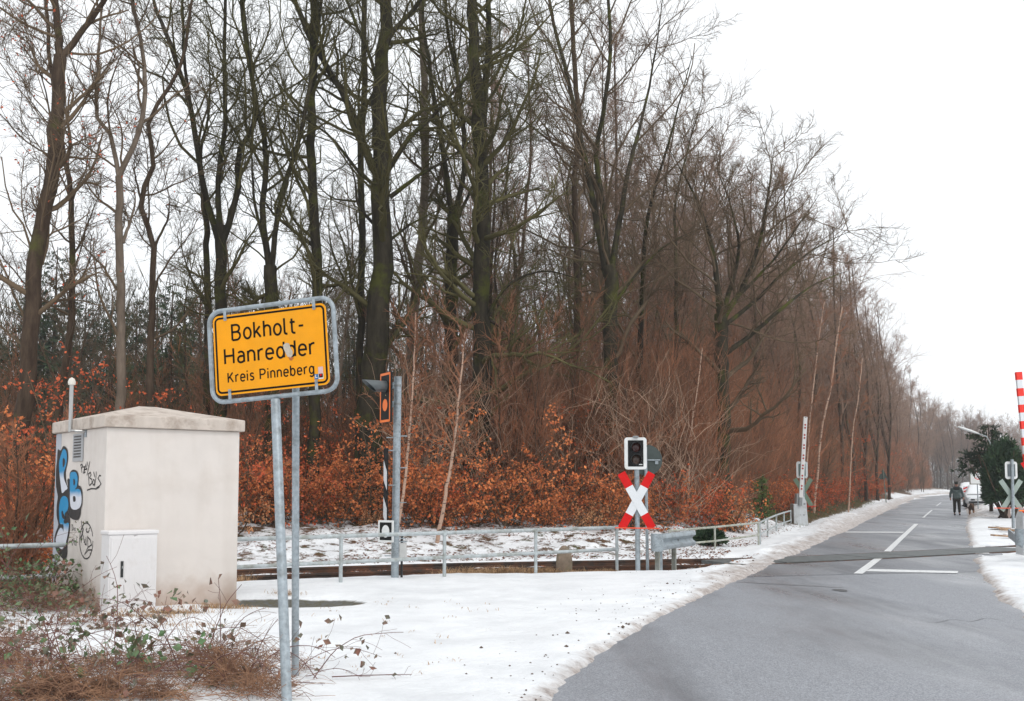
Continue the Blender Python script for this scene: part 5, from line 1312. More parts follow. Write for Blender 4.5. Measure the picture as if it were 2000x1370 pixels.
# ---- the trees at the wood's edge that can be told apart
NEAR = [
 (23, 'leaning split brown trunk at the far left with a splintered wound', bark_brown, tw_brown, [([(22, 1012), (50, 760), (74, 480), (100, 330), (118, 110)], 36, 24), ([(118, 110), (108, 0), (98, -170)], 17, 9), ([(118, 115), (160, 62), (215, -20), (255, -130)], 14, 7), ([(48, 800), (66, 560), (97, 340), (92, 190), (60, 90)], 15, 5)], 24, 3.6, .06),
 (26, 'thin leaning dark tree right of the split leaning trunk', bark_brown, tw_brown, [([(106, 1010), (112, 820), (138, 650), (141, 480), (136, 370), (115, 230), (95, 100), (90, -70)], 17, 6)], 16, 3, .06),
 (25, 'pale straight trunk left of centre of the utility box roof, forking into a tall V', bark_pale, tw_brown, [([(228, 1010), (235, 780), (236, 560), (232, 345)], 21, 14), ([(232, 345), (215, 262), (190, 225), (193, 100), (203, -40)], 10, 4), ([(232, 345), (262, 282), (282, 215), (280, 110), (258, 0), (246, -90)], 12, 6), ([(240, 475), (264, 395), (252, 352)], 8, 4)], 14, 2.6, .03),
 (27, 'crooked mossy tree with a snaking stem above the utility box roof', bark_brown, tw_brown, [([(290, 1000), (292, 790), (296, 620), (298, 480), (279, 420), (276, 380), (300, 320), (291, 240), (330, 170), (360, 100), (380, -30)], 18, 5), ([(300, 485), (330, 422), (326, 400), (372, 412)], 6, 2.5), ([(278, 400), (262, 330), (270, 290)], 6, 3)], 14, 2.6, .02),
 (29, 'dark slender trunk directly left of the town sign', bark_dark, tw_olive, [([(395, 1000), (402, 800), (406, 600), (402, 450), (398, 380)], 18, 11), ([(404, 600), (372, 540), (347, 462)], 8, 3), ([(398, 390), (392, 300), (410, 200), (405, 60)], 9, 4)], 12, 3, 0),
 (28, 'thick trunk above the sign that splits into four tall stems', bark_dark, tw_olive, [([(428, 1000), (432, 700), (432, 560), (430, 440)], 27, 22), ([(430, 480), (402, 390), (386, 300), (378, 240), (362, 170), (333, 90), (300, 0), (288, -60)], 14, 6), ([(378, 240), (361, 130), (358, 50), (352, -60)], 8, 4), ([(431, 460), (425, 350), (440, 250), (438, 120), (442, -60)], 12, 6), ([(432, 480), (460, 390), (470, 290), (502, 230), (482, 100), (462, -70)], 14, 6)], 22, 3, 0),
 (29, 'broad dark stool of several stems above the middle of the sign', bark_dark, tw_olive, [([(530, 1000), (532, 700), (528, 520)], 30, 26), ([(528, 540), (514, 420), (520, 300), (500, 200), (480, 60), (470, -60)], 14, 6), ([(528, 545), (546, 400), (576, 300), (600, 200), (622, 60), (630, -60)], 12, 5), ([(530, 530), (498, 400), (490, 290), (470, 200)], 9, 4)], 24, 3.4, 0),
 (29, 'straight green mossed trunk above the right end of the sign', bark_dark, tw_olive, [([(610, 1000), (614, 800), (620, 560), (612, 400), (607, 250), (612, 100), (608, -110)], 25, 14), ([(613, 480), (562, 442), (520, 400), (492, 330)], 9, 3)], 26, 3.6, 0),
 (31, 'narrow upright trunk just left of the biggest trunk', bark_dark, tw_olive, [([(700, 1000), (702, 700), (708, 500), (704, 300), (712, 150), (710, -110)], 17, 10)], 16, 3.4, 0),
 (28.5, 'biggest tree, a massive dark trunk behind the signal mast with steep limbs', bark_dark, tw_olive, [([(708, 1020), (722, 850), (738, 600), (746, 450), (744, 300), (746, 150), (752, 0), (757, -170)], 60, 17), ([(728, 330), (692, 232), (650, 150), (600, 60), (556, -60)], 17, 8), ([(756, 335), (800, 270), (850, 222), (930, 130), (1002, 88)], 12, 4), ([(762, 385), (822, 340), (880, 308), (960, 238)], 10, 4), ([(746, 135), (762, 70), (816, 8), (840, -70)], 13, 7), ([(735, 365), (695, 330), (640, 262), (560, 215), (470, 190)], 8, 3), ([(730, 290), (733, 150), (700, 60), (655, -60)], 9, 5), ([(750, 480), (800, 440), (860, 410), (900, 400)], 7, 3), ([(732, 440), (700, 400), (690, 340), (660, 260)], 7, 3)], 34, 4.2, 0),
 (33, 'pale greyish trunk leaning right, between the biggest tree and the dark cluster', bark_pale, tw_brown, [([(770, 1000), (790, 800), (805, 650), (815, 550), (826, 420), (830, 250), (825, 100), (822, -90)], 25, 11)], 18, 3.2, 0),
 (31, 'dark trunk with a fan of upright stems left of the second biggest trunk', bark_dark, tw_olive, [([(878, 1000), (880, 700), (882, 520), (885, 420)], 30, 24), ([(885, 430), (870, 330), (850, 200), (828, 60), (826, -70)], 12, 5), ([(885, 430), (906, 330), (900, 200), (872, 40), (868, -70)], 12, 5), ([(886, 445), (936, 340), (986, 270), (1012, 180)], 8, 3)], 22, 3.4, 0),
 (29.5, 'second biggest trunk, dark and twiggy all the way up, in the middle of the wood', bark_dark, tw_olive, [([(928, 1015), (935, 850), (943, 650), (942, 450), (940, 300), (935, 200), (925, 80), (912, -100)], 46, 17), ([(943, 250), (952, 120), (955, 0), (962, -90)], 16, 9), ([(940, 640), (990, 560), (1060, 530), (1130, 545)], 9, 3), ([(945, 620), (1010, 660), (1080, 720)], 7, 2.5)], 46, 3.9, 0),
 (34, 'slim grey brown trunk left of the three stemmed tree', bark_brown, tw_brown, [([(1118, 1000), (1122, 780), (1128, 600), (1125, 450), (1121, 350), (1131, 250), (1120, 100), (1114, -70)], 17, 8)], 20, 3.6, 0),
 (30.5, 'stout tree dividing into three steep stems right of centre', bark_dark, tw_brown, [([(1188, 1000), (1190, 800), (1193, 600), (1186, 520)], 30, 28), ([(1185, 540), (1165, 430), (1150, 350), (1120, 200), (1090, 80), (1060, -70)], 15, 5), ([(1188, 540), (1176, 400), (1165, 300), (1182, 200), (1192, 80), (1182, -70)], 14, 5), ([(1193, 545), (1212, 420), (1236, 300), (1262, 200), (1284, 80), (1296, -30)], 13, 4), ([(1196, 600), (1240, 540), (1300, 480), (1380, 440)], 7, 2.5)], 30, 3.8, 0),
 (32, 'upright trunk that bends right high up, behind the crossing signal', bark_dark, tw_brown, [([(1248, 1000), (1250, 700), (1255, 560), (1264, 430), (1300, 300), (1332, 180), (1352, 110)], 18, 5)], 18, 3.4, 0),
 (37, 'slender dark trunk between the crossing signal and the low forked tree', bark_dark, tw_brown, [([(1318, 1000), (1320, 700), (1321, 500), (1318, 400), (1350, 270), (1374, 180)], 15, 4)], 18, 3.2, 0),
 (31, 'low forked spreading tree with long limbs reaching right towards the road', bark_dark, tw_brown, [([(1412, 1000), (1412, 800), (1408, 615)], 28, 26), ([(1408, 625), (1396, 520), (1380, 440), (1345, 360), (1305, 290)], 15, 4), ([(1408, 630), (1450, 560), (1482, 480), (1500, 380), (1512, 290)], 13, 4), ([(1418, 690), (1470, 652), (1530, 600), (1592, 555), (1655, 530)], 11, 3), ([(1412, 610), (1442, 500), (1432, 420), (1400, 330)], 11, 4), ([(1410, 640), (1472, 590), (1540, 525), (1602, 480), (1665, 450)], 10, 3), ([(1440, 580), (1500, 520), (1560, 440), (1600, 380)], 7, 2.5)], 46, 3.4, 0),
]
GZ = lambda x, y: gz(x, y)
for ti, (Yt, label, mb_, mt_, stems, nl, ll_, lf) in enumerate(NEAR):
    rg = np.random.default_rng(100 + ti); S = []; base = None
    for si, (pp_, w0, w1) in enumerate(stems):
        P = []
        for k, (px, py) in enumerate(pp_):
            dy = 0 if si == 0 else (rg.uniform(-.25, .25) * k + (.12 * k * (1 if si % 2 else -1)))
            P.append(list(D(px, py, Yt + dy)))
        P = np.array(P)
        if si == 0: base = np.array([P[0, 0], Yt, GZ(P[0, 0], Yt) - .12]); P[0, 2] = base[2]
        S.append((P - base, w0 * Yt / F_PX / 2, w1 * Yt / F_PX / 2 * (.3 if pp_[-1][1] > -35 and (si > 0 or len(stems) == 1) else 1)))
    zt = D(1000, -120, Yt).z
    if ti == 9: pass
    build_tree('beech_tree' if mb_ is bark_dark else 'oak_tree', tuple(base), S, nl, ll_ * (Yt / 26) ** .3, rg, mb_, mt_, label, None, ztop=zt, leaf=(lf, .075) if lf else None, zmin=4.2 if ti not in (12, 17) else 2.6, leafm=leaf_rd,
               ang=48 if ti != 12 else 66, cfg=dict(CFG_BIG, n2=8 if ti not in (9, 12) else 9, n3=6, n4=4, thk=1.0))

# ---- archetypes for the wood behind
def archetype(k, rg, H=20, crown0=.35, r=.19, limbs=26, ll=3.6, lean=.5, fork=0, mtr=bark_dark, mtw=tw_brown, cfg=None, name='forest_tree', ang=46):
    pts = [(0, 0, -.2)] + [(rg.normal(0, lean) * (z / H), rg.normal(0, lean) * (z / H), z) for z in np.linspace(H * .18, H, 5)]
    S = [(pts, r, .03)]
    for q in range(fork):
        z0 = H * rg.uniform(.22, .4); a = rg.uniform(0, 2 * PI); b = np.array([np.interp(z0, [p[2] for p in pts], [p[j] for p in pts]) for j in range(2)])
        S.append(([(b[0], b[1], z0)] + [(b[0] + math.cos(a) * s * H * .16 + rg.normal(0, .2), b[1] + math.sin(a) * s * H * .16 + rg.normal(0, .2), z0 + (H * .92 - z0) * s) for s in (.25, .5, .75, 1)], r * .55, .02))
    return build_tree(name, (0, 0, 0), S, limbs, ll, rg, mtr, mtw, zmin=H * crown0, cfg=cfg or dict(CFG_BIG, n2=8, n3=6, n4=4, thk=1.2), ang=ang)
far_cfg = dict(n2=9, a2=38, l2=.46, up=.10, n3=7, l3=.52, n4=5, thk=1.4)
rgA = np.random.default_rng(5)
ARCH = [archetype(0, rgA, 20, .34, .20, 26, 3.6, .5, 0, bark_dark, tw_olive), archetype(1, rgA, 19, .30, .16, 24, 3.2, .7, 2, bark_brown, tw_brown),
        archetype(2, rgA, 18, .28, .14, 26, 3.4, .6, 1, bark_dark, tw_brown), archetype(3, rgA, 20, .42, .17, 24, 3.0, .4, 0, bark_pale, tw_brown),
        archetype(4, rgA, 17, .16, .13, 30, 4.0, .5, 3, bark_brown, tw_far, far_cfg), archetype(5, rgA, 18, .2, .12, 32, 3.6, .5, 1, bark_brown, tw_far, far_cfg, ang=40)]
GROUP_T = 'bare trees standing deeper in the wood'
LBL_T = 'bare leafless tree standing among many others deep in the wood'
used = [False] * len(ARCH)
def put(i, x, y, rz, sc, label, group, pool=ARCH, used_=None):
    u = used if used_ is None else used_
    z = GZ(x, y) - .1
    if not u[i]:
        u[i] = True; o = pool[i]; o.location = (x, y, z); o.rotation_euler = (0, 0, rz); o.scale = (sc, sc, sc); o['label'] = label; o['group'] = group
    else: o = copy_tree(pool[i], (x, y, z), rz, sc, label, group)
    return o
def zone(px):
    for lim, t in ((110, 'left of the utility box'), (400, 'above the utility box'), (660, 'behind the town sign'), (800, 'behind the signal mast'), (1180, 'between the signal mast and the red and white cross'),
                   (1330, 'behind the red and white cross'), (1540, 'between the red and white cross and the raised barrier')):
        if px < lim: return t
    return 'beyond the raised barrier'
# behind the front row
cnt = 0
rgB = np.random.default_rng(11); y = 35.0
while y < 104:
    step = 5.2 + (y - 35) * .035
    x = -.535 * y
    xe = XL(y) - 10.5
    while x < xe:
        xx, yy = x + rgB.uniform(-1.9, 1.9), y + rgB.uniform(-2.2, 2.2)
        if xx < XL(yy) - 9.5:
            pxx = 1000 + F_PX * xx / yy; hs_ = np.interp(pxx, [0, 450, 700, 1100, 1300], [.58, .62, .78, .82, 1.0]) + .0025 * (yy - 35)
            if pxx > 550 or yy > 46 or rgB.random() < .4: put(int(rgB.choice(4, p=[.3, .25, .25, .2])), xx, yy, rgB.uniform(0, 6.3), hs_ * rgB.uniform(.82, 1.08), 'bare tree deep in the wood ' + zone(pxx), GROUP_T); cnt += 1
        x += step * 1.12
    y += step
# along the road edge, up to the bend
GROUP_E = 'bare trees lining the left side of the road in the distance'; LBL_E = 'bare tree on the wood edge by the left roadside'
y = 43.0
while y < 235:
    offs = np.interp(y, [43, 50, 66, 80, 145, 240], [9.5, 9.8, 8.8, 7.0, 6.2, 6])
    for k in range(2):
        xx = XL(y) - (offs + k * 5.5 + rgB.uniform(-1, 1.2)); yy = y + rgB.uniform(-1, 1)
        put(4 if rgB.random() < .5 else 5, xx, yy, rgB.uniform(0, 6.3), rgB.uniform(.98, 1.14) if k == 0 else rgB.uniform(1.05, 1.2), LBL_E + (' before the triangular sign' if yy < 74 else ' past the triangular sign'), GROUP_E); cnt += 1
    y += 4.4 + (y - 43) * .05
for px, yy, sc in ((1475, 47, 1.0), (1535, 53, 1.1), (1590, 59, 1.15), (1560, 50, .85), (1640, 67, 1.2), (1690, 78, 1.25), (1735, 93, 1.22), (1662, 72, 1.1), (1712, 86, 1.15)):
    put(int(rgB.choice([4, 5])), (px - 1000) / F_PX * yy, yy, rgB.uniform(0, 6.3), sc * .86, 'tall finely twigged tree on the wood edge ' + ('above the raised barrier' if px < 1600 else 'right of the raised barrier' if px < 1680 else 'above the triangular sign'), 'tall finely twigged trees on the wood edge towards the bend'); cnt += 1
# the wood across the end of the road
for k in range(26):
    t = k / 25; yy = 250 + rgB.uniform(-12, 25) + 30 * t; px = 1812 + 205 * t + rgB.uniform(-8, 8)
    put(4, (px - 1000) / F_PX * yy, yy, rgB.uniform(0, 6.3), rgB.uniform(1.1, 1.38) * (1.0 - .22 * t), 'pale distant bare tree beyond the end of the road', 'distant bare trees beyond the end of the road'); cnt += 1
print('forest trees', cnt)

# ---- thin young trees and brush
def thicket_arch(rg, H, n, red=True, sp=.55, leafed=0):
    e = empty('young_tree', (0, 0, 0), 0, None, 'young tree')
    st = np.zeros((n, 3)); st[:, :2] = rg.normal(0, sp * .45, (n, 2)); st[:, 2] = -.1
    d = unit(np.stack([rg.normal(0, .16, n), rg.normal(0, .16, n), np.ones(n)], 1)); L = H * rg.uniform(.6, 1.05, n)
    P = grow(st, d, L, 10, .055, .03, rg); r0 = rg.uniform(.014, .034, n); Rr = r0[:, None] * np.linspace(1, .28, 10)[None]
    v, f = tubes(P, Rr, 5); link('stems', np_mesh('stems', v, [f], bark_brown), e)
    parts = []
    p, dd, i, t, r = spawn(P, Rr, 30, .10, 1, 38, 12, rg); L2 = np.maximum(.3, L[i] * .26 * (1.2 - .8 * t) * rg.uniform(.5, 1.3, len(i)))
    P2 = grow(p, dd, L2, 4, .1, .07, rg); R2 = np.clip(r * .5, .004, .012)[:, None] * np.array([1, .8, .6, .4])[None]; parts.append(tubes(P2, R2, 3))
    p, dd, i, t, r = spawn(P2, R2, 11, .1, 1, 34, 14, rg); L3 = np.clip(L2[i] * .55 * rg.uniform(.5, 1.3, len(i)), .15, .8)
    parts.append(spikes(p, unit(dd + np.array([0, 0, .12])), L3, np.full(len(p), .0066), rg))
    v, f = join(parts); link('twigs', np_mesh('twigs', v, f, tw_red if red else tw_brown), e)
    if leafed:
        k = rg.random(len(p)) < leafed; tips = (p + dd * L3[:, None] * .7)[k]; k2 = tips[:, 2] < 2.2 + rg.normal(0, .6, len(tips))
        v, f = leaves(tips[k2], .07, rg); link('leaves', np_mesh('leaves', v, [f], leaf_rd, smooth=False), e)
    return e
rgC = np.random.default_rng(21)
TH = [thicket_arch(rgC, 6.5, 6), thicket_arch(rgC, 5.0, 7, leafed=.16), thicket_arch(rgC, 8.0, 5), thicket_arch(rgC, 4.0, 8, True, leafed=.22), thicket_arch(rgC, 7.0, 5, False)]
usedT = [False] * len(TH)
GT1, LT1 = 'reddish young trees crowding the edge of the wood', 'thin reddish multi-stemmed young tree in the crowded thicket at the edge of the wood'
GT2, LT2 = 'young trees crowding the distant left roadside', 'thin young tree in the thicket by the left roadside'
def front_y(px):  return np.interp(px, [-60, 120, 460, 800, 1150, 1320, 1420, 1500, 1560, 1640, 1700], [23.5, 24, 25.5, 26.5, 27.5, 27.0, 28.0, 31.0, 41, 50, 62])
def putp(i, px, yy, sc, lab, grp, pool=TH, u=None):
    xx = (px - 1000) / F_PX * yy
    return put(i, xx, yy, rgC.uniform(0, 6.3), sc, lab, grp, pool, usedT if u is None else u)
n_t = 0
for row, (dy, dens) in enumerate(((1.2, 34), (4.0, 38), (7.5, 42), (12, 46))):
    for px in np.arange(-40 + row * 13, 1560, dens * (1.0)):
        p2 = px + rgC.uniform(-16, 16)
        if px < 1200 and row == 0 and rgC.random() < .65: continue
        if px < 850 and (row == 0 or rgC.random() < .35 + .25 * (row == 1)): continue
        yy = front_y(p2) + dy + rgC.uniform(-1, 1.4); sc = rgC.uniform(.8, 1.12) * (1.0 if px > 850 else .8)
        if (p2 - 1000) / F_PX * yy > XL(yy) - 5.5: continue
        putp(int(rgC.choice(5, p=[.3, .2, .2, .15, .15])), p2, yy, sc, 'thin reddish young tree ' + zone(p2), GT1); n_t += 1
y = 39.0
while y < 170:
    for k in range(3):
        off = 3.6 + k * 2.4 + rgC.uniform(-.7, .7) + np.interp(y, [39, 46, 60], [1.5, 1.0, 0])
        put(int(rgC.choice(5, p=[.3, .1, .3, .1, .2])), XL(y) - off, y + rgC.uniform(-.8, .8), rgC.uniform(0, 6.3), rgC.uniform(.85, 1.1) * (1 + .16 * k), LT2 + (' before the triangular sign' if y < 74 else ' past the triangular sign'), GT2, TH, usedT); n_t += 1
    y += 1.9 + (y - 39) * .045
print('young trees', n_t)
# undergrowth: the uncountable fine shoots between the young trees and along the far roadside
rgU = np.random.default_rng(77)
n = 22000; px_ = rgU.uniform(640, 1590, n); yy_ = front_y(px_) + np.interp(px_, [640, 1250, 1400], [3.6, 3.0, .8]) + rgU.uniform(0, 11, n); xx_ = (px_ - 1000) / F_PX * yy_
k = (xx_ < XL(yy_) - 3.0) & ((px_ > 980) | (rgU.random(n) < .4)); hh = rgU.uniform(.0, 1, n) ** 1.15 * np.interp(px_, [640, 900, 1100, 1250, 1590], [1.4, 2.6, 3.8, 4.8, 5.6])
n5 = 9000; px5 = rgU.uniform(700, 1580, n5); y5 = front_y(px5) + np.interp(px5, [640, 1250, 1400], [2.6, 2.2, .6]) + rgU.uniform(0, 9, n5); x5 = (px5 - 1000) / F_PX * y5; k5 = (x5 < XL(y5) - 3.0) & ((px5 > 980) | (rgU.random(n5) < .4))
x5, y5 = x5[k5], y5[k5]; z5 = ground_z(x5, y5) + rgU.uniform(0, 1, len(x5)) ** 1.3 * 3.6
P5 = grow(np.stack([x5, y5, z5], 1), unit(np.stack([rgU.normal(.1, .5, len(x5)), rgU.normal(0, .4, len(x5)), np.ones(len(x5))], 1)), rgU.uniform(.8, 2.4, len(x5)), 5, .22, .05, rgU)
u5 = tubes(P5, (rgU.uniform(.005, .010, len(x5)))[:, None] * np.linspace(1, .35, 5)[None], 3)
n2 = 30000; y2 = 37 + rgU.uniform(0, 1, n2) ** 1.1 * 150; x2 = XL(y2) - 3.0 - rgU.exponential(2.8, n2); h2 = rgU.uniform(0, 1, n2) ** 1.1 * (3.5 + np.interp(y2, [37, 60, 80], [.6, 1.3, 1.7]) * np.minimum(6, XL(y2) - 3 - x2)) * (.7 + .6 * vnoise(y2 * .25, y2 * 0, 5))
X_ = np.concatenate([xx_[k], x2]); Y_ = np.concatenate([yy_[k], y2]); Z_ = np.concatenate([hh[k], h2]) + ground_z(X_, Y_)
far_ = np.concatenate([np.zeros(k.sum()), np.ones(n2)]); N = len(X_)
dd_ = unit(np.stack([rgU.normal(.12, .33, N), rgU.normal(0, .3, N), np.ones(N)], 1)); LL = rgU.uniform(.5, 1.5, N) * (1 + .4 * far_)
v, f = spikes(np.stack([X_, Y_, Z_], 1), dd_, LL, .0062 + .0075 * far_ * np.minimum(1.6, Y_ / 80), rgU)
v, f = join([(v, f), u5]); tag(link('undergrowth', np_mesh('undergrowth', v, f, tw_red)), 'fine red brown shoots filling the edge of the wood', 'undergrowth', kind='stuff')
n6 = 2600; px6 = rgU.uniform(760, 1580, n6); y6 = front_y(px6) + rgU.uniform(.4, 5, n6); x6 = (px6 - 1000) / F_PX * y6; k6 = x6 < XL(y6) - 3.2; x6, y6 = x6[k6], y6[k6]
P6 = grow(np.stack([x6, y6, ground_z(x6, y6) + rgU.uniform(0, 1, len(x6)) ** 1.2 * 3.4], 1), unit(np.stack([rgU.normal(.1, .75, len(x6)), rgU.normal(0, .4, len(x6)), np.ones(len(x6))], 1)), rgU.uniform(.6, 2.2, len(x6)), 6, .26, .03, rgU)
v, f = tubes(P6, rgU.uniform(.006, .012, len(x6))[:, None] * np.linspace(1, .3, 6)[None], 3)
tag(link('pale_shoots', np_mesh('pale_shoots', v, [f], mat('pale_tan_shoots', (.40, .27, .19), .8, spec=.1, var=.3, scale=1))), 'paler crooked shoots tangled through the undergrowth', 'undergrowth', kind='stuff')
# the closed mass of the wood beyond the bend and behind the trees one can tell apart
n = 30000; t_ = rgU.random(n); px_ = 1690 + 330 * t_; yy_ = 262 + rgU.uniform(0, 50, n) + 20 * t_; xx_ = (px_ - 1000) / F_PX * yy_; zz_ = rgU.uniform(0, 1, n) ** 1.3 * (19 - 6 * t_)
dd_ = unit(np.stack([rgU.normal(0, .4, n), rgU.normal(0, .3, n), np.ones(n)], 1))
v, f = spikes(np.stack([xx_, yy_, zz_], 1), dd_, rgU.uniform(1.2, 3.2, n), np.full(n, .035), rgU)
tag(link('distant_woods', np_mesh('distant_woods', v, [f], tw_brown)), 'hazy mass of distant woods closing the end of the road', 'woods', kind='stuff')
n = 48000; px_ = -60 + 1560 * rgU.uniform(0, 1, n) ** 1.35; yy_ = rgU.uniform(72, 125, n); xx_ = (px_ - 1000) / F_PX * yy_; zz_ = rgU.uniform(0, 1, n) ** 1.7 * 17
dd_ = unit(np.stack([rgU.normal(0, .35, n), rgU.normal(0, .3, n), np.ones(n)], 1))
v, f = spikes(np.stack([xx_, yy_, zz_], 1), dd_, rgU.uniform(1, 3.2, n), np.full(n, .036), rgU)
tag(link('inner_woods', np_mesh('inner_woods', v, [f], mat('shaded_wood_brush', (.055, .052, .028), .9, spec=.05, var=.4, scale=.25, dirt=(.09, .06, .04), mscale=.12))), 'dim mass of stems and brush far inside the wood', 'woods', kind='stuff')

# ---- copper leaved beech saplings
def sapling_arch(rg, H, n, nleaf, lm, size=.078, spread=.5):
    e = empty('beech_sapling', (0, 0, 0), 0, None, 'sapling')
    st = np.zeros((n, 3)); st[:, :2] = rg.normal(0, .22, (n, 2)); st[:, 2] = -.1
    d = unit(np.stack([rg.normal(0, spread, n), rg.normal(0, spread, n), np.ones(n)], 1)); L = H * rg.uniform(.6, 1.05, n)
    P = grow(st, d, L, 8, .08, .0, rg); r0 = rg.uniform(.010, .022, n); Rr = r0[:, None] * np.linspace(1, .3, 8)[None]
    p, dd, i, t, r = spawn(P, Rr, 14, .12, 1, 62, 15, rg); L2 = np.maximum(.25, L[i] * .42 * (1.15 - .7 * t) * rg.uniform(.5, 1.3, len(i)))
    P2 = grow(p, dd, L2, 5, .10, -.01, rg); R2 = np.clip(r * .5, .004, .010)[:, None] * np.linspace(1, .4, 5)[None]
    p, dd, i, t, r = spawn(P2, R2, 7, .1, 1, 42, 14, rg); L3 = np.clip(L2[i] * .4 * rg.uniform(.5, 1.3, len(i)), .1, .5)
    v, f = join([tubes(P, Rr, 5), tubes(P2, R2, 3), spikes(p, dd, L3, np.full(len(p), .0042), rg)]); link('stems', np_mesh('stems', v, f, tw_brown), e)
    q = rg.integers(0, len(p), nleaf); pos = p[q] + dd[q] * (L3[q] * rg.uniform(.1, 1.05, nleaf))[:, None] + rg.normal(0, .02, (nleaf, 3))
    v, f = leaves(pos, size, rg); link('leaves', np_mesh('leaves', v, [f], lm, smooth=False), e)
    return e
rgD = np.random.default_rng(31)
leaf_tn = leafmat('pale_tan_beech_leaves', (.58, .30, .14), (.42, .16, .07))
SAP = [sapling_arch(rgD, 1.9, 5, 1050, leaf_or), sapling_arch(rgD, 2.9, 4, 1300, leaf_or), sapling_arch(rgD, 1.4, 6, 750, leaf_tn, spread=.7), sapling_arch(rgD, 2.2, 5, 900, leaf_rd, .082), sapling_arch(rgD, 4.2, 4, 900, leaf_rd)]
usedS = [False] * len(SAP); n_s = 0
zones = [  # px0, px1, Y offset range, step px, archetype weights, group, label
 (470, 1215, -1.2, 1.0, 21, [.35, .25, .3, .1, 0], 'copper leaved beech saplings behind the long railing', 'beech sapling with dry copper leaves behind the long pipe railing'),
 (470, 1215, 1.5, 5.5, 24, [.1, .4, .05, .2, .25], 'copper leaved beech saplings behind the long railing', 'beech sapling with dry copper leaves behind the long pipe railing'),
 (-30, 470, -2.5, 3.0, 24, [.15, .25, .1, .2, .3], 'rust leaved beech saplings behind and left of the utility box', 'beech sapling with rusty leaves behind or left of the utility box'),
 (1215, 1480, -.8, 2.5, 34, [.25, .15, .2, .3, .1], 'sparse beech saplings on the bank right of the crossing cross', 'small rusty leaved beech sapling on the bank right of the red and white cross')]
for a, b_, d0, d1, stp, w, grp, lab in zones:
    for px in np.arange(a, b_, stp):
        p2 = px + rgD.uniform(-12, 12); yy = front_y(p2) + rgD.uniform(d0, d1)
        putp(int(rgD.choice(5, p=w)), p2, yy, rgD.uniform(.6, 1.2), (lab if 'bank' in lab else 'rusty leaved beech sapling ' + zone(p2)), (grp if 'bank' in lab else 'rusty leaved beech saplings ' + zone(p2)), SAP, usedS); n_s += 1
# leafy edge by the road beyond the raised barrier
y = 38.5
while y < 100:
    if not (52 < y < 58) and not (74 < y < 80):
        put(int(rgD.choice([3, 0, 4, 3])), XL(y) - rgD.uniform(2.6, 4.2), y, rgD.uniform(0, 6.3), rgD.uniform(.85, 1.15) * (1 + (y - 38) * .004), 'rust red leaved beech sapling on the verge beyond the raised barrier', 'rust red saplings on the verge beyond the raised barrier', SAP, usedS); n_s += 1
    y += 1.15 + (y - 38) * .03
for px, yy, k, sc in ((8, 15.5, 1, 1.0), (40, 16.6, 3, .95), (58, 18.5, 2, 1.1), (35, 19, 3, 1.25), (-10, 18, 1, 1.2), (80, 21.5, 4, 1.0)):
    putp(k, px, yy, sc, 'rust leaved sapling at the left picture edge in front of the leaning split trunk', 'rust leaved saplings at the left edge', SAP, usedS); n_s += 1
print('saplings', n_s)

# ---- birches
def birch_mat():
    m = bpy.data.materials.new('birch_bark'); m.use_nodes = True; n = m.node_tree.nodes; l = m.node_tree.links; b = n['Principled BSDF']; b.inputs['Roughness'].default_value = .7
    tc = n.new('ShaderNodeTexCoord'); mp = n.new('ShaderNodeMapping'); mp.inputs['Scale'].default_value = (3, 3, 14); l.new(tc.outputs['Object'], mp.inputs[0])
    q = n.new('ShaderNodeTexNoise'); q.inputs['Scale'].default_value = 1.6; q.inputs['Detail'].default_value = 4; l.new(mp.outputs[0], q.inputs[0])
    mr = n.new('ShaderNodeMapRange'); mr.inputs[1].default_value = .56; mr.inputs[2].default_value = .64; l.new(q.outputs[0], mr.inputs[0])
    mx = n.new('ShaderNodeMix'); mx.data_type = 'RGBA'; mx.inputs[6].default_value = (.46, .30, .215, 1); mx.inputs[7].default_value = (.05, .035, .03, 1); l.new(mr.outputs[0], mx.inputs[0]); l.new(mx.outputs[2], b.inputs['Base Color']); return m
M_birch = birch_mat()
for bi, (Yb, pts, w0, w1, lab) in enumerate((
    (24.0, [(772, 1060), (790, 950), (803, 800), (809, 700), (812, 610)], 7, 2, 'thin white birch stem right of the signal mast'),
    (23.5, [(852, 1068), (872, 960), (890, 840), (902, 720), (908, 650)], 8.5, 2, 'leaning thin white birch stem further right of the signal mast'),
    (47, [(1588, 960), (1605, 840), (1622, 760), (1636, 650), (1645, 600)], 6, 2.5, 'tallest pale birch trunk above the raised barrier'),
    (46, [(1570, 930), (1580, 840), (1590, 740), (1602, 640), (1610, 590)], 4.5, 2, 'pale birch trunk directly left of the tallest birch'),
    (52, [(1655, 930), (1665, 850), (1676, 780), (1684, 700)], 3.5, 2, 'fine birch stem right of the tallest birch'),
    (29, [(1340, 960), (1350, 850), (1362, 760), (1372, 680)], 5, 2, 'fine pale birch stem between the red and white cross and the raised barrier'))):
    P = np.array([list(D(px, py, Yb)) for px, py in pts]); b0_ = np.array([P[0, 0], Yb, GZ(P[0, 0], Yb) - .1]); P[0, 2] = b0_[2]
    build_tree('birch_tree', tuple(b0_), [(P - b0_, w0 * Yb / F_PX / 2, w1 * Yb / F_PX / 2)], 14, 1.4, np.random.default_rng(300 + bi), M_birch, tw_red, lab, zmin=1.6, cfg=dict(n2=5, a2=35, l2=.4, up=.05, n3=4, l3=.4, n4=3), ang=38, roots=False)

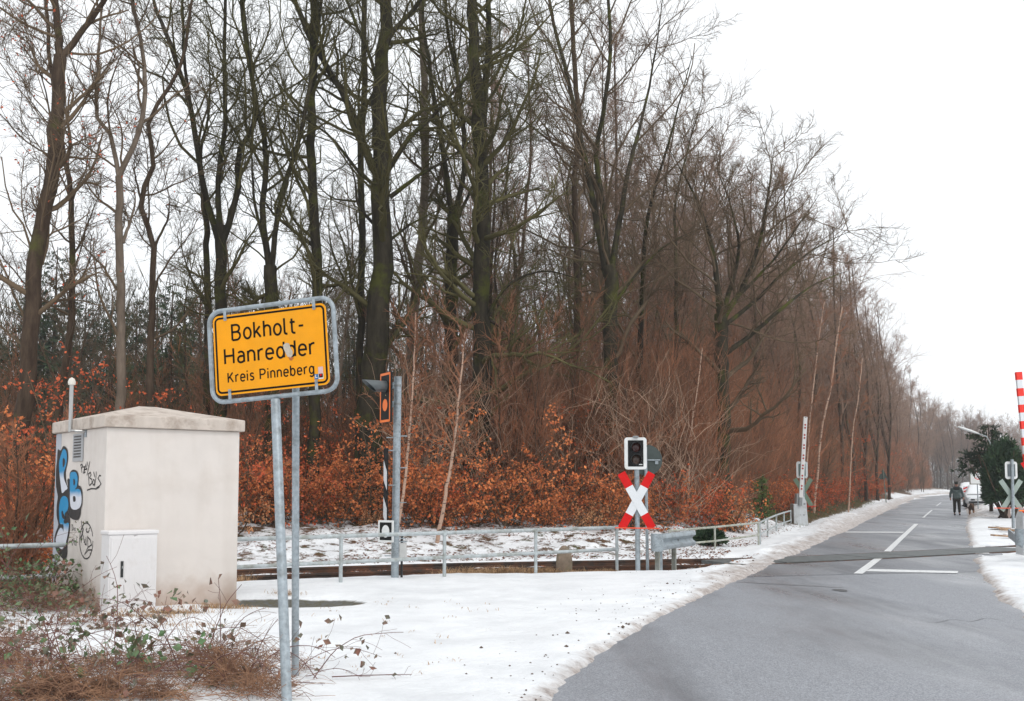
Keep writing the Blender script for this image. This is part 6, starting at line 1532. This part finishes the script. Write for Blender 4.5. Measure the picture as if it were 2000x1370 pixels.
# ---- conifers
needle = mat('dark_conifer_needles', (.022, .045, .020), .7, spec=.3, var=.45, scale=1.6, dirt=(.05, .075, .025), mscale=3, objvar=.2)
needle_y = mat('yew_needles', (.028, .062, .028), .65, spec=.3, var=.4, scale=2.2, dirt=(.05, .075, .022), mscale=2.5)
def sprays(p, d, L, w, rg, n=3):
    """flat narrow needle sprays: several crossed blades along a twig"""
    V, F, b = [], [], 0
    for k in range(n):
        dd = unit(d + rg.normal(0, .45, d.shape)); s = unit(np.cross(dd, rg.normal(0, 1, d.shape))) * (w * rg.uniform(.6, 1.2, len(p)))[:, None]
        q = p + d * (L * rg.uniform(0, .8, len(p)))[:, None]; tip = q + dd * (L * rg.uniform(.5, 1, len(p)))[:, None]; mid = (q + tip) / 2
        V.append(np.stack([q, mid + s, tip, mid - s], 1).reshape(-1, 3)); I = np.arange(len(p) * 4).reshape(-1, 4) + b; F.append(np.concatenate([I[:, [0, 1, 2]], I[:, [0, 2, 3]]])); b += len(p) * 4
    return np.concatenate(V), np.concatenate(F)
def conifer(loc, H, Rb, rg, label, group=None, m=needle, zmin=.1, nb=70, droop=-.04, nm='conifer_tree', dens=9):
    e = empty(nm, loc, 0, label, 'tree', group)
    T = np.array([(0, 0, -.1), (.03, .02, H * .5), (0, 0, H)])[None]; Tk = np.stack([np.linspace(0, 1, 8)] * 3, 1) * 0; P = smooth_path(T[0], 10)[None]; Rr = (np.linspace(H * .016 + .03, .015, 10))[None]
    v, f = tubes(P, Rr, 8); link('trunk', np_mesh('trunk', v, [f], bark_brown), e)
    p, d, i, t, r = spawn(P, Rr, nb, zmin, .99, 80, 8, rg); L = Rb * (1.08 - t) ** .8 * rg.uniform(.6, 1.2, len(i))
    P2 = grow(p, d, L, 6, .07, droop, rg); R2 = np.clip(r * .3, .008, .03)[:, None] * np.linspace(1, .3, 6)[None]
    p, d, i, t, r = spawn(P2, R2, dens, .1, 1, 45, 12, rg); L3 = np.maximum(.12, L[i] * .28 * (1.2 - .6 * t)); v1 = sprays(p, d, L3, L3 * .16, rg, 5)
    v, f = tubes(P2, R2, 4); link('branches', np_mesh('branches', v, [f], bark_brown), e)
    link('needles', np_mesh('needles', v1[0], [v1[1]], m, smooth=False), e); return e
rgE = np.random.default_rng(41)
c0 = conifer((0, 0, 0), 11, 3.0, rgE, 'dark green conifer standing deep among the trunks of the wood', 'dark conifers deep in the wood', nb=90, dens=10)
first = True
for px, yy, sc in ((60, 62, 1.0), (100, 75, 1.35), (210, 66, .95), (260, 72, 1.05), (330, 60, .95), (385, 68, 1.1), (300, 84, 1.25), (470, 74, 1.15), (590, 80, 1.1), (690, 78, 1.0), (830, 88, 1.1), (1020, 86, 1.15), (1110, 92, 1.1), (1230, 84, .95), (1500, 66, .8), (1345, 78, .9), (160, 88, 1.3), (520, 92, 1.3), (760, 96, 1.2)):
    xx = (px - 1000) / F_PX * yy
    sc *= 1.22
    lab_c = ('tall conifer' if sc > 1.4 else 'dark conifer') + ' in the wood ' + zone(px)
    if first: c0.location = (xx, yy, GZ(xx, yy)); c0.scale = (sc,) * 3; c0['label'] = lab_c; first = False
    else: copy_tree(c0, (xx, yy, GZ(xx, yy)), rgE.uniform(0, 6), sc, lab_c)
# dense yew on the right
def yew(loc, rx, ry, H, rg, label, n=9000, name='yew_bush'):
    e = empty(name, loc, 0, label, 'bush')
    st = np.zeros((9, 3)); st[:, :2] = rg.normal(0, .25, (9, 2)); d = unit(np.stack([rg.normal(0, .35, 9), rg.normal(0, .35, 9), np.ones(9)], 1)); P = grow(st, d, np.full(9, H * .8), 8, .06, .05, rg); Rr = np.full((9, 1), .06) * np.linspace(1, .25, 8)[None]
    v, f = tubes(P, Rr, 6); link('stems', np_mesh('stems', v, [f], bark_brown), e)
    u = unit(rg.normal(0, 1, (n, 3))); u[:, 2] = np.abs(u[:, 2]) * 1.1 - .45; r = rg.uniform(.55, 1.0, n) ** .5
    lump = .52 + .9 * fbm(np.arctan2(u[:, 1], u[:, 0]) * 2.2 + 5, u[:, 2] * 3.2 + 3, 1.0, 4, 8)
    p = u * r[:, None] * lump[:, None] * np.array([rx, ry, H * .55]) + np.array([0, 0, H * .45]); p[:, 0] = np.where(p[:, 0] < 0, p[:, 0] * np.interp(p[:, 2], [0, H * .5, H], [.55, 1.05, 1.2]), p[:, 0]); k = p[:, 2] > .1; p, u = p[k], u[k]
    v, f = sprays(p, unit(u + np.array([0, 0, .55])), np.full(len(p), .30), .042, rg, 4); link('needles', np_mesh('needles', v, [f], needle_y, smooth=False), e); return e
yp = D(1966, 1005, 47.5); yew((yp.x, 47.5, 0), .84, 1.0, 4.1, np.random.default_rng(51), 'dense dark green yew bush on the right behind the grey green crossing sign')
yp = D(2004, 1000, 50); yew((yp.x, 50, 0), .9, 1.0, 2.9, np.random.default_rng(52), 'lower dark evergreen bush cut by the right picture edge', 6000)
sp_ = D(1936, 1000, 51.5)
conifer((sp_.x, 51.5, 0), 4.75, 2.9, np.random.default_rng(53), 'loose dark spruce with drooping branches reaching left over the 30 sign', zmin=.58, nb=46, droop=-.05, nm='spruce_tree', dens=12)
# ---- small evergreens near the bank
hb = D(1385, 1052, 25.5); yew((hb.x, 25.5, GZ(hb.x, 25.5)), .55, .4, .55, np.random.default_rng(55), 'low dark evergreen shrub behind the straight railing section', 900, 'evergreen_shrub').scale = (.55, .55, .55)
hb = D(1488, 1020, 34); conifer((hb.x, 34, GZ(hb.x, 34) - .05), 1.5, .55, np.random.default_rng(56), 'small bright green broom like shrub at the bend of the railing', None, mat('fresh_green_needles', (.10, .15, .035), .7, var=.3, scale=4), nb=50, dens=8, nm='green_shrub', droop=.16)

# ---- fallen leaves, grass, brambles
rgF = np.random.default_rng(61)
n = 26000; x = rgF.uniform(-17, 17, n); y_ = YF(x) + rgF.uniform(.5, 1, n) ** 1 * 0 + rgF.exponential(4.0, n) + .7
d_, left_ = road_dist(x, y_); dens = fbm(x, y_, .9, 5, 91) + .10 * sstep(2, 9, track_dist(x, y_))
k = (d_ > 1.4) & left_ & (dens > .47) & (y_ < 48); x, y_ = x[k], y_[k]
n2 = 6000; x2 = rgF.uniform(-12, 6, n2); y2 = YF(x2) - rgF.uniform(-.5, 2.1, n2) / .88; k = road_dist(x2, y2)[0] > .6; x, y_ = np.concatenate([x, x2[k]]), np.concatenate([y_, y2[k]])
z = ground_z(x, y_) + .012; N = len(x); a = rgF.uniform(0, 2 * PI, N); s = rgF.uniform(.035, .075, N); tz = rgF.normal(0, .25, (N, 2))
ax = np.stack([np.cos(a), np.sin(a), tz[:, 0]], 1) * s[:, None]; bx = np.stack([-np.sin(a), np.cos(a), tz[:, 1]], 1) * (s * .35)[:, None]; c_ = np.stack([x, y_, z], 1)
V = np.stack([c_ - ax * .5, c_ + bx + np.array([0, 0, .008]), c_ + ax * .5, c_ - bx], 1).reshape(-1, 3); I = np.arange(N * 4).reshape(-1, 4)
tag(link('fallen_leaves', np_mesh('fallen_leaves', V, [np.concatenate([I[:, [0, 1, 2]], I[:, [0, 2, 3]]])], mat('fallen_brown_leaves', (.20, .075, .035), .8, var=.4, scale=1.5, dirt=(.10, .04, .025), mscale=5), smooth=False)),
    'brown fallen leaves scattered over the patchy snow under the wood', 'leaf litter', kind='stuff')

def blades(cx, cy, rx, ry, n, h, rg, flat=.8, w=.0035):
    x = cx + rg.normal(0, rx, n); y = cy + rg.normal(0, ry, n); z = ground_z(x, y) - .01
    a = rg.uniform(0, 2 * PI, n); L = h * rg.uniform(.4, 1.3, n); lean = rg.uniform(.45, 1, n) ** .6 * flat
    dx, dy = np.cos(a), np.sin(a); p0 = np.stack([x, y, z], 1)
    m = p0 + np.stack([dx * lean * L * .45, dy * lean * L * .45, L * .6 * (1.05 - lean * .55)], 1)
    e = m + np.stack([dx * lean * L * .65, dy * lean * L * .65, L * .42 * (1 - lean * 1.35)], 1)
    s = np.stack([-dy, dx, np.zeros(n)], 1) * w
    V = np.stack([p0 - s, p0 + s, m + s * .8, m - s * .8, e], 1); I = np.arange(n * 5).reshape(-1, 5)
    return V.reshape(-1, 3), I[:, [0, 1, 2, 3]], I[:, [3, 2, 4]]
def grass(name, spots, m, label):
    Vs, Q_, T_, b = [], [], [], 0
    for s in spots:
        v, q, t = blades(*s, rgF); Vs.append(v); Q_.append(q + b); T_.append(t + b); b += len(v)
    tag(link(name, np_mesh(name, np.concatenate(Vs), [np.concatenate(Q_), np.concatenate(T_)], m, smooth=False)), label, 'grass', kind='stuff')
straw = mat('dead_brown_grass', (.31, .175, .105), .85, spec=.2, var=.45, scale=9, dirt=(.15, .08, .055), mscale=5, mth=.5)
straw2 = mat('pale_straw_grass', (.42, .27, .15), .85, spec=.2, var=.35, scale=6)
S1 = []
for px, py, rx, ry, n, h in ((0, 1320, .13, .20, 1700, .30), (110, 1372, .14, .12, 1500, .28), (205, 1382, .15, .08, 1500, .26), (270, 1335, .08, .10, 900, .32), (310, 1385, .08, .06, 700, .22), (408, 1322, .13, .14, 1500, .36), (452, 1352, .14, .14, 1500, .30), (505, 1378, .10, .10, 700, .26),
                            (15, 1262, .22, .12, 700, .2), (15, 1180, .45, .35, 2000, .36), (110, 1195, .35, .2, 1500, .34), (150, 1225, .25, .10, 500, .2), (150, 1170, .28, .2, 900, .3), (545, 1300, .07, .05, 200, .16), (582, 1322, .05, .05, 180, .14), (60, 1385, .2, .1, 1100, .26), (190, 1325, .10, .08, 500, .26)):
    g = G(px, py); S1.append((g.x, g.y, rx, ry, n, h))
def tangle(name, spots, m, label):
    Ps, Rs = [], []
    for cx_, cy_, rx, ry, n, h in spots:
        n = int(n * .27); x = cx_ + rgF.normal(0, rx, n); y = cy_ + rgF.normal(0, ry, n); q = np.exp(-((x - cx_) / rx) ** 2 / 2 - ((y - cy_) / ry) ** 2 / 2)
        z = ground_z(x, y) + rgF.uniform(0, .55, n) * h * q; d = unit(np.stack([rgF.normal(0, 1, n), rgF.normal(0, .6, n), rgF.uniform(.1, 1.2, n)], 1))
        P = [np.stack([x, y, z], 1)]; st = (h * rgF.uniform(.6, 1.8, n) / 4)[:, None]
        for k in range(4): P.append(P[-1] + d * st); d = d + rgF.normal(0, .28, d.shape); d[:, 2] -= .34; d = unit(d)
        P = np.stack(P, 1); gz0 = ground_z(x, y)[:, None]; P[:, :, 2] = np.maximum(P[:, :, 2], gz0 + .004 + .02 * rgF.random((n, 1))); Ps.append(P); Rs.append(rgF.uniform(.0012, .0032, n)[:, None] * np.linspace(1, .6, 5)[None])
    v, f = tubes(np.concatenate(Ps), np.concatenate(Rs), 3); tag(link(name, np_mesh(name, v, [f], m, smooth=False)), label, 'grass', kind='stuff')
tangle('dead_grass', S1, straw, 'matted dead brown grass in the lower left corner around the brambles')
S2 = []
for px, py, rx, ry, n, h in ((475, 1137, .10, .08, 260, .34), (985, 1117, .35, .08, 900, .30), (1060, 1116, .2, .06, 500, .26), (1130, 1116, .22, .07, 500, .22), (1165, 1118, .16, .06, 420, .12), (880, 1124, .3, .08, 500, .24), (1190, 1112, .1, .06, 300, .16), (940, 1118, .3, .1, 600, .34), (1390, 1106, .2, .1, 260, .12), (1320, 1112, .3, .06, 300, .10),
                            (250, 1212, .35, .06, 420, .10), (330, 1205, .3, .06, 520, .12), (430, 1196, .2, .06, 420, .12), (300, 1232, .5, .1, 300, .07), (620, 1178, .4, .1, 150, .05), (560, 1166, .12, .06, 160, .12)):
    g = G(px, py); S2.append((g.x, g.y, rx, ry, n, h))
S2 += [(rgF.uniform(-4.2, -.2), rgF.uniform(8.4, 14), .05, .05, 5, .07) for _ in range(60)]
grass('straw_grass', S2, straw2, 'pale straw tufts along the railing foot and the utility box')
gm_ = mat('verge_green_grass', (.10, .115, .035), .85, var=.4, scale=3, dirt=(.16, .12, .05), mscale=3); S3 = []
yv_ = 37.0
while yv_ < 80: S3.append((XL(yv_) - 2.6, yv_, .5, .6, 420, .22)); yv_ += 1.3
g = G(1935, 1003); S3.append((g.x, g.y, 1.0, .3, 900, .12)); g = G(1960, 1012); S3.append((g.x, g.y, .6, .3, 400, .12))
grass('verge_grass', S3, gm_, 'olive green grass and weeds on the verges beyond the track')

b_stem = mat('purple_brown_bramble_stem', (.14, .055, .045), .6, var=.3, scale=10); b_leaf = mat('bramble_leaf_green', (.10, .19, .075), .55, var=.4, scale=9, dirt=(.14, .07, .05), mscale=7, mth=.52); b_leaf2 = mat('bramble_leaf_dull', (.14, .14, .10), .6, var=.4, scale=9, dirt=(.22, .09, .06), mscale=6, mth=.5)
BR = [(30, 1335, 1.4, 20, 50, 'tangled bramble in the bottom left corner'), (150, 1365, 1.2, 14, 26, 'low arching bramble at the bottom edge left of the middle grass mound'), (250, 1355, 1.2, 14, 60, 'bramble with a cluster of green leaves on the lower left grass mound'),
      (330, 1325, 1.3, 9, 16, 'long arched bramble canes in front of the cable cabinet'), (450, 1350, 1.1, 12, 20, 'bramble canes bending beside the sign post foot'), (20, 1195, 1.3, 26, 330, 'leafy green bramble at the left edge below the railing'),
      (105, 1188, 1.2, 26, 330, 'leafy green bramble climbing the left foot of the utility box'), (165, 1228, .7, 10, 60, 'small bramble in front of the utility box corner'), (560, 1335, .9, 5, 5, 'sparse bare bramble canes right of the sign posts'), (90, 1290, 1.1, 12, 28, 'bramble canes over snow between the two leafy mounds on the left')]
for bi, (px, py, Ls, ns, nlv, lab) in enumerate(BR):
    rg = np.random.default_rng(500 + bi); g = G(px, py); e = empty('bramble', (g.x, g.y, gz(g.x, g.y)), 0, lab, 'bramble')
    st = np.zeros((ns, 3)); st[:, 0] = rg.normal(0, .28, ns); st[:, 1] = rg.normal(0, .16, ns); st[:, 2] = -.02
    d = unit(np.stack([rg.normal(0, .75, ns), rg.normal(-.05, .35, ns), rg.uniform(.5, 1.3, ns)], 1)); L = Ls * rg.uniform(.45, 1.1, ns)
    P = [st]; K = 12; stp_ = (L / (K - 1))[:, None]
    for k in range(K - 1): P.append(P[-1] + d * stp_); d = d + rg.normal(0, .07, d.shape); d[:, 2] -= .16; d = unit(d)
    P = np.stack(P, 1); P[:, :, 2] = np.maximum(P[:, :, 2], .01); Rr = rg.uniform(.0030, .0055, ns)[:, None] * np.linspace(1, .45, K)[None]
    p, dd, i, t, r = spawn(P, Rr, 5, .15, .95, 55, 15, rg); L2 = rg.uniform(.08, .32, len(p)); P2 = grow(p, dd, L2, 4, .15, -.04, rg); R2 = np.full((len(p), 4), .0016)
    q, d3, i3, t3, r3 = spawn(P, Rr, 26, .05, 1, 75, 8, rg)
    v, f = join([tubes(P, Rr, 5), tubes(P2, R2, 3), spikes(q, d3, np.full(len(q), .012), np.full(len(q), .0018), rg)]); link('canes', np_mesh('canes', v, f, b_stem), e)
    tips = np.concatenate([P2[:, -1], P2[:, 2], P[:, 5], P[:, 8]]); q = rg.integers(0, max(2, len(tips) // (1 if nlv > 100 else 3)), nlv * 3); pos = tips[q] + rg.normal(0, .035, (nlv * 3, 3)); pos[:, 2] = np.maximum(pos[:, 2], .02)
    v, f = leaves(pos, .072 if nlv < 100 else .058, rg, .72, .1); link('leaves', np_mesh('leaves', v, [f], b_leaf if bi in (0, 2, 5, 6) else b_leaf2, smooth=False), e)
# bare shrub by the railing at the left, twiggy
sh = thicket_arch(np.random.default_rng(71), 2.6, 8, True, .5); sh.name = 'bare_shrub'; sh['category'] = 'shrub'; sh['label'] = 'bare shrub behind the left railing at the picture edge beside the utility box'
g = D(28, 1125, 15.2); sh.location = (g.x, 15.2, gz(g.x, 15.2)); 
# dirt clods and grit pushed into the snow by the road
mb = MB(); rg = np.random.default_rng(81)
for k in range(240):
    y0 = rg.uniform(7.0, 21) if k < 330 else rg.uniform(21, 40); off = abs(rg.normal(0, .6)) * float(vnoise(y0 * .8, 3.3, 4)) * 1.8 + .05; x0 = XL(y0) - off
    s = rg.uniform(.003, .013) * (2.4 if rg.random() < .06 else 1); x0 += 0; z0 = gz(x0, y0) + s * .2
    vs = [(x0 + s * a * rg.uniform(.7, 1.3), y0 + s * b * rg.uniform(.7, 1.3), z0 + s * c * .7) for a, b, c in ((1, 0, 0), (0, 1, 0), (-1, 0, 0), (0, -1, 0), (0, 0, 1), (0, 0, -1))]
    mb.add(vs, [(0, 1, 4), (1, 2, 4), (2, 3, 4), (3, 0, 4), (1, 0, 5), (2, 1, 5), (3, 2, 5), (0, 3, 5)])
tag(mb.build('dirt_clods', mat('brown_grit', (.10, .065, .045), .9, var=.3, scale=30)), 'brown grit and dirt clods in the snow along the left road edge', 'grit', kind='stuff')
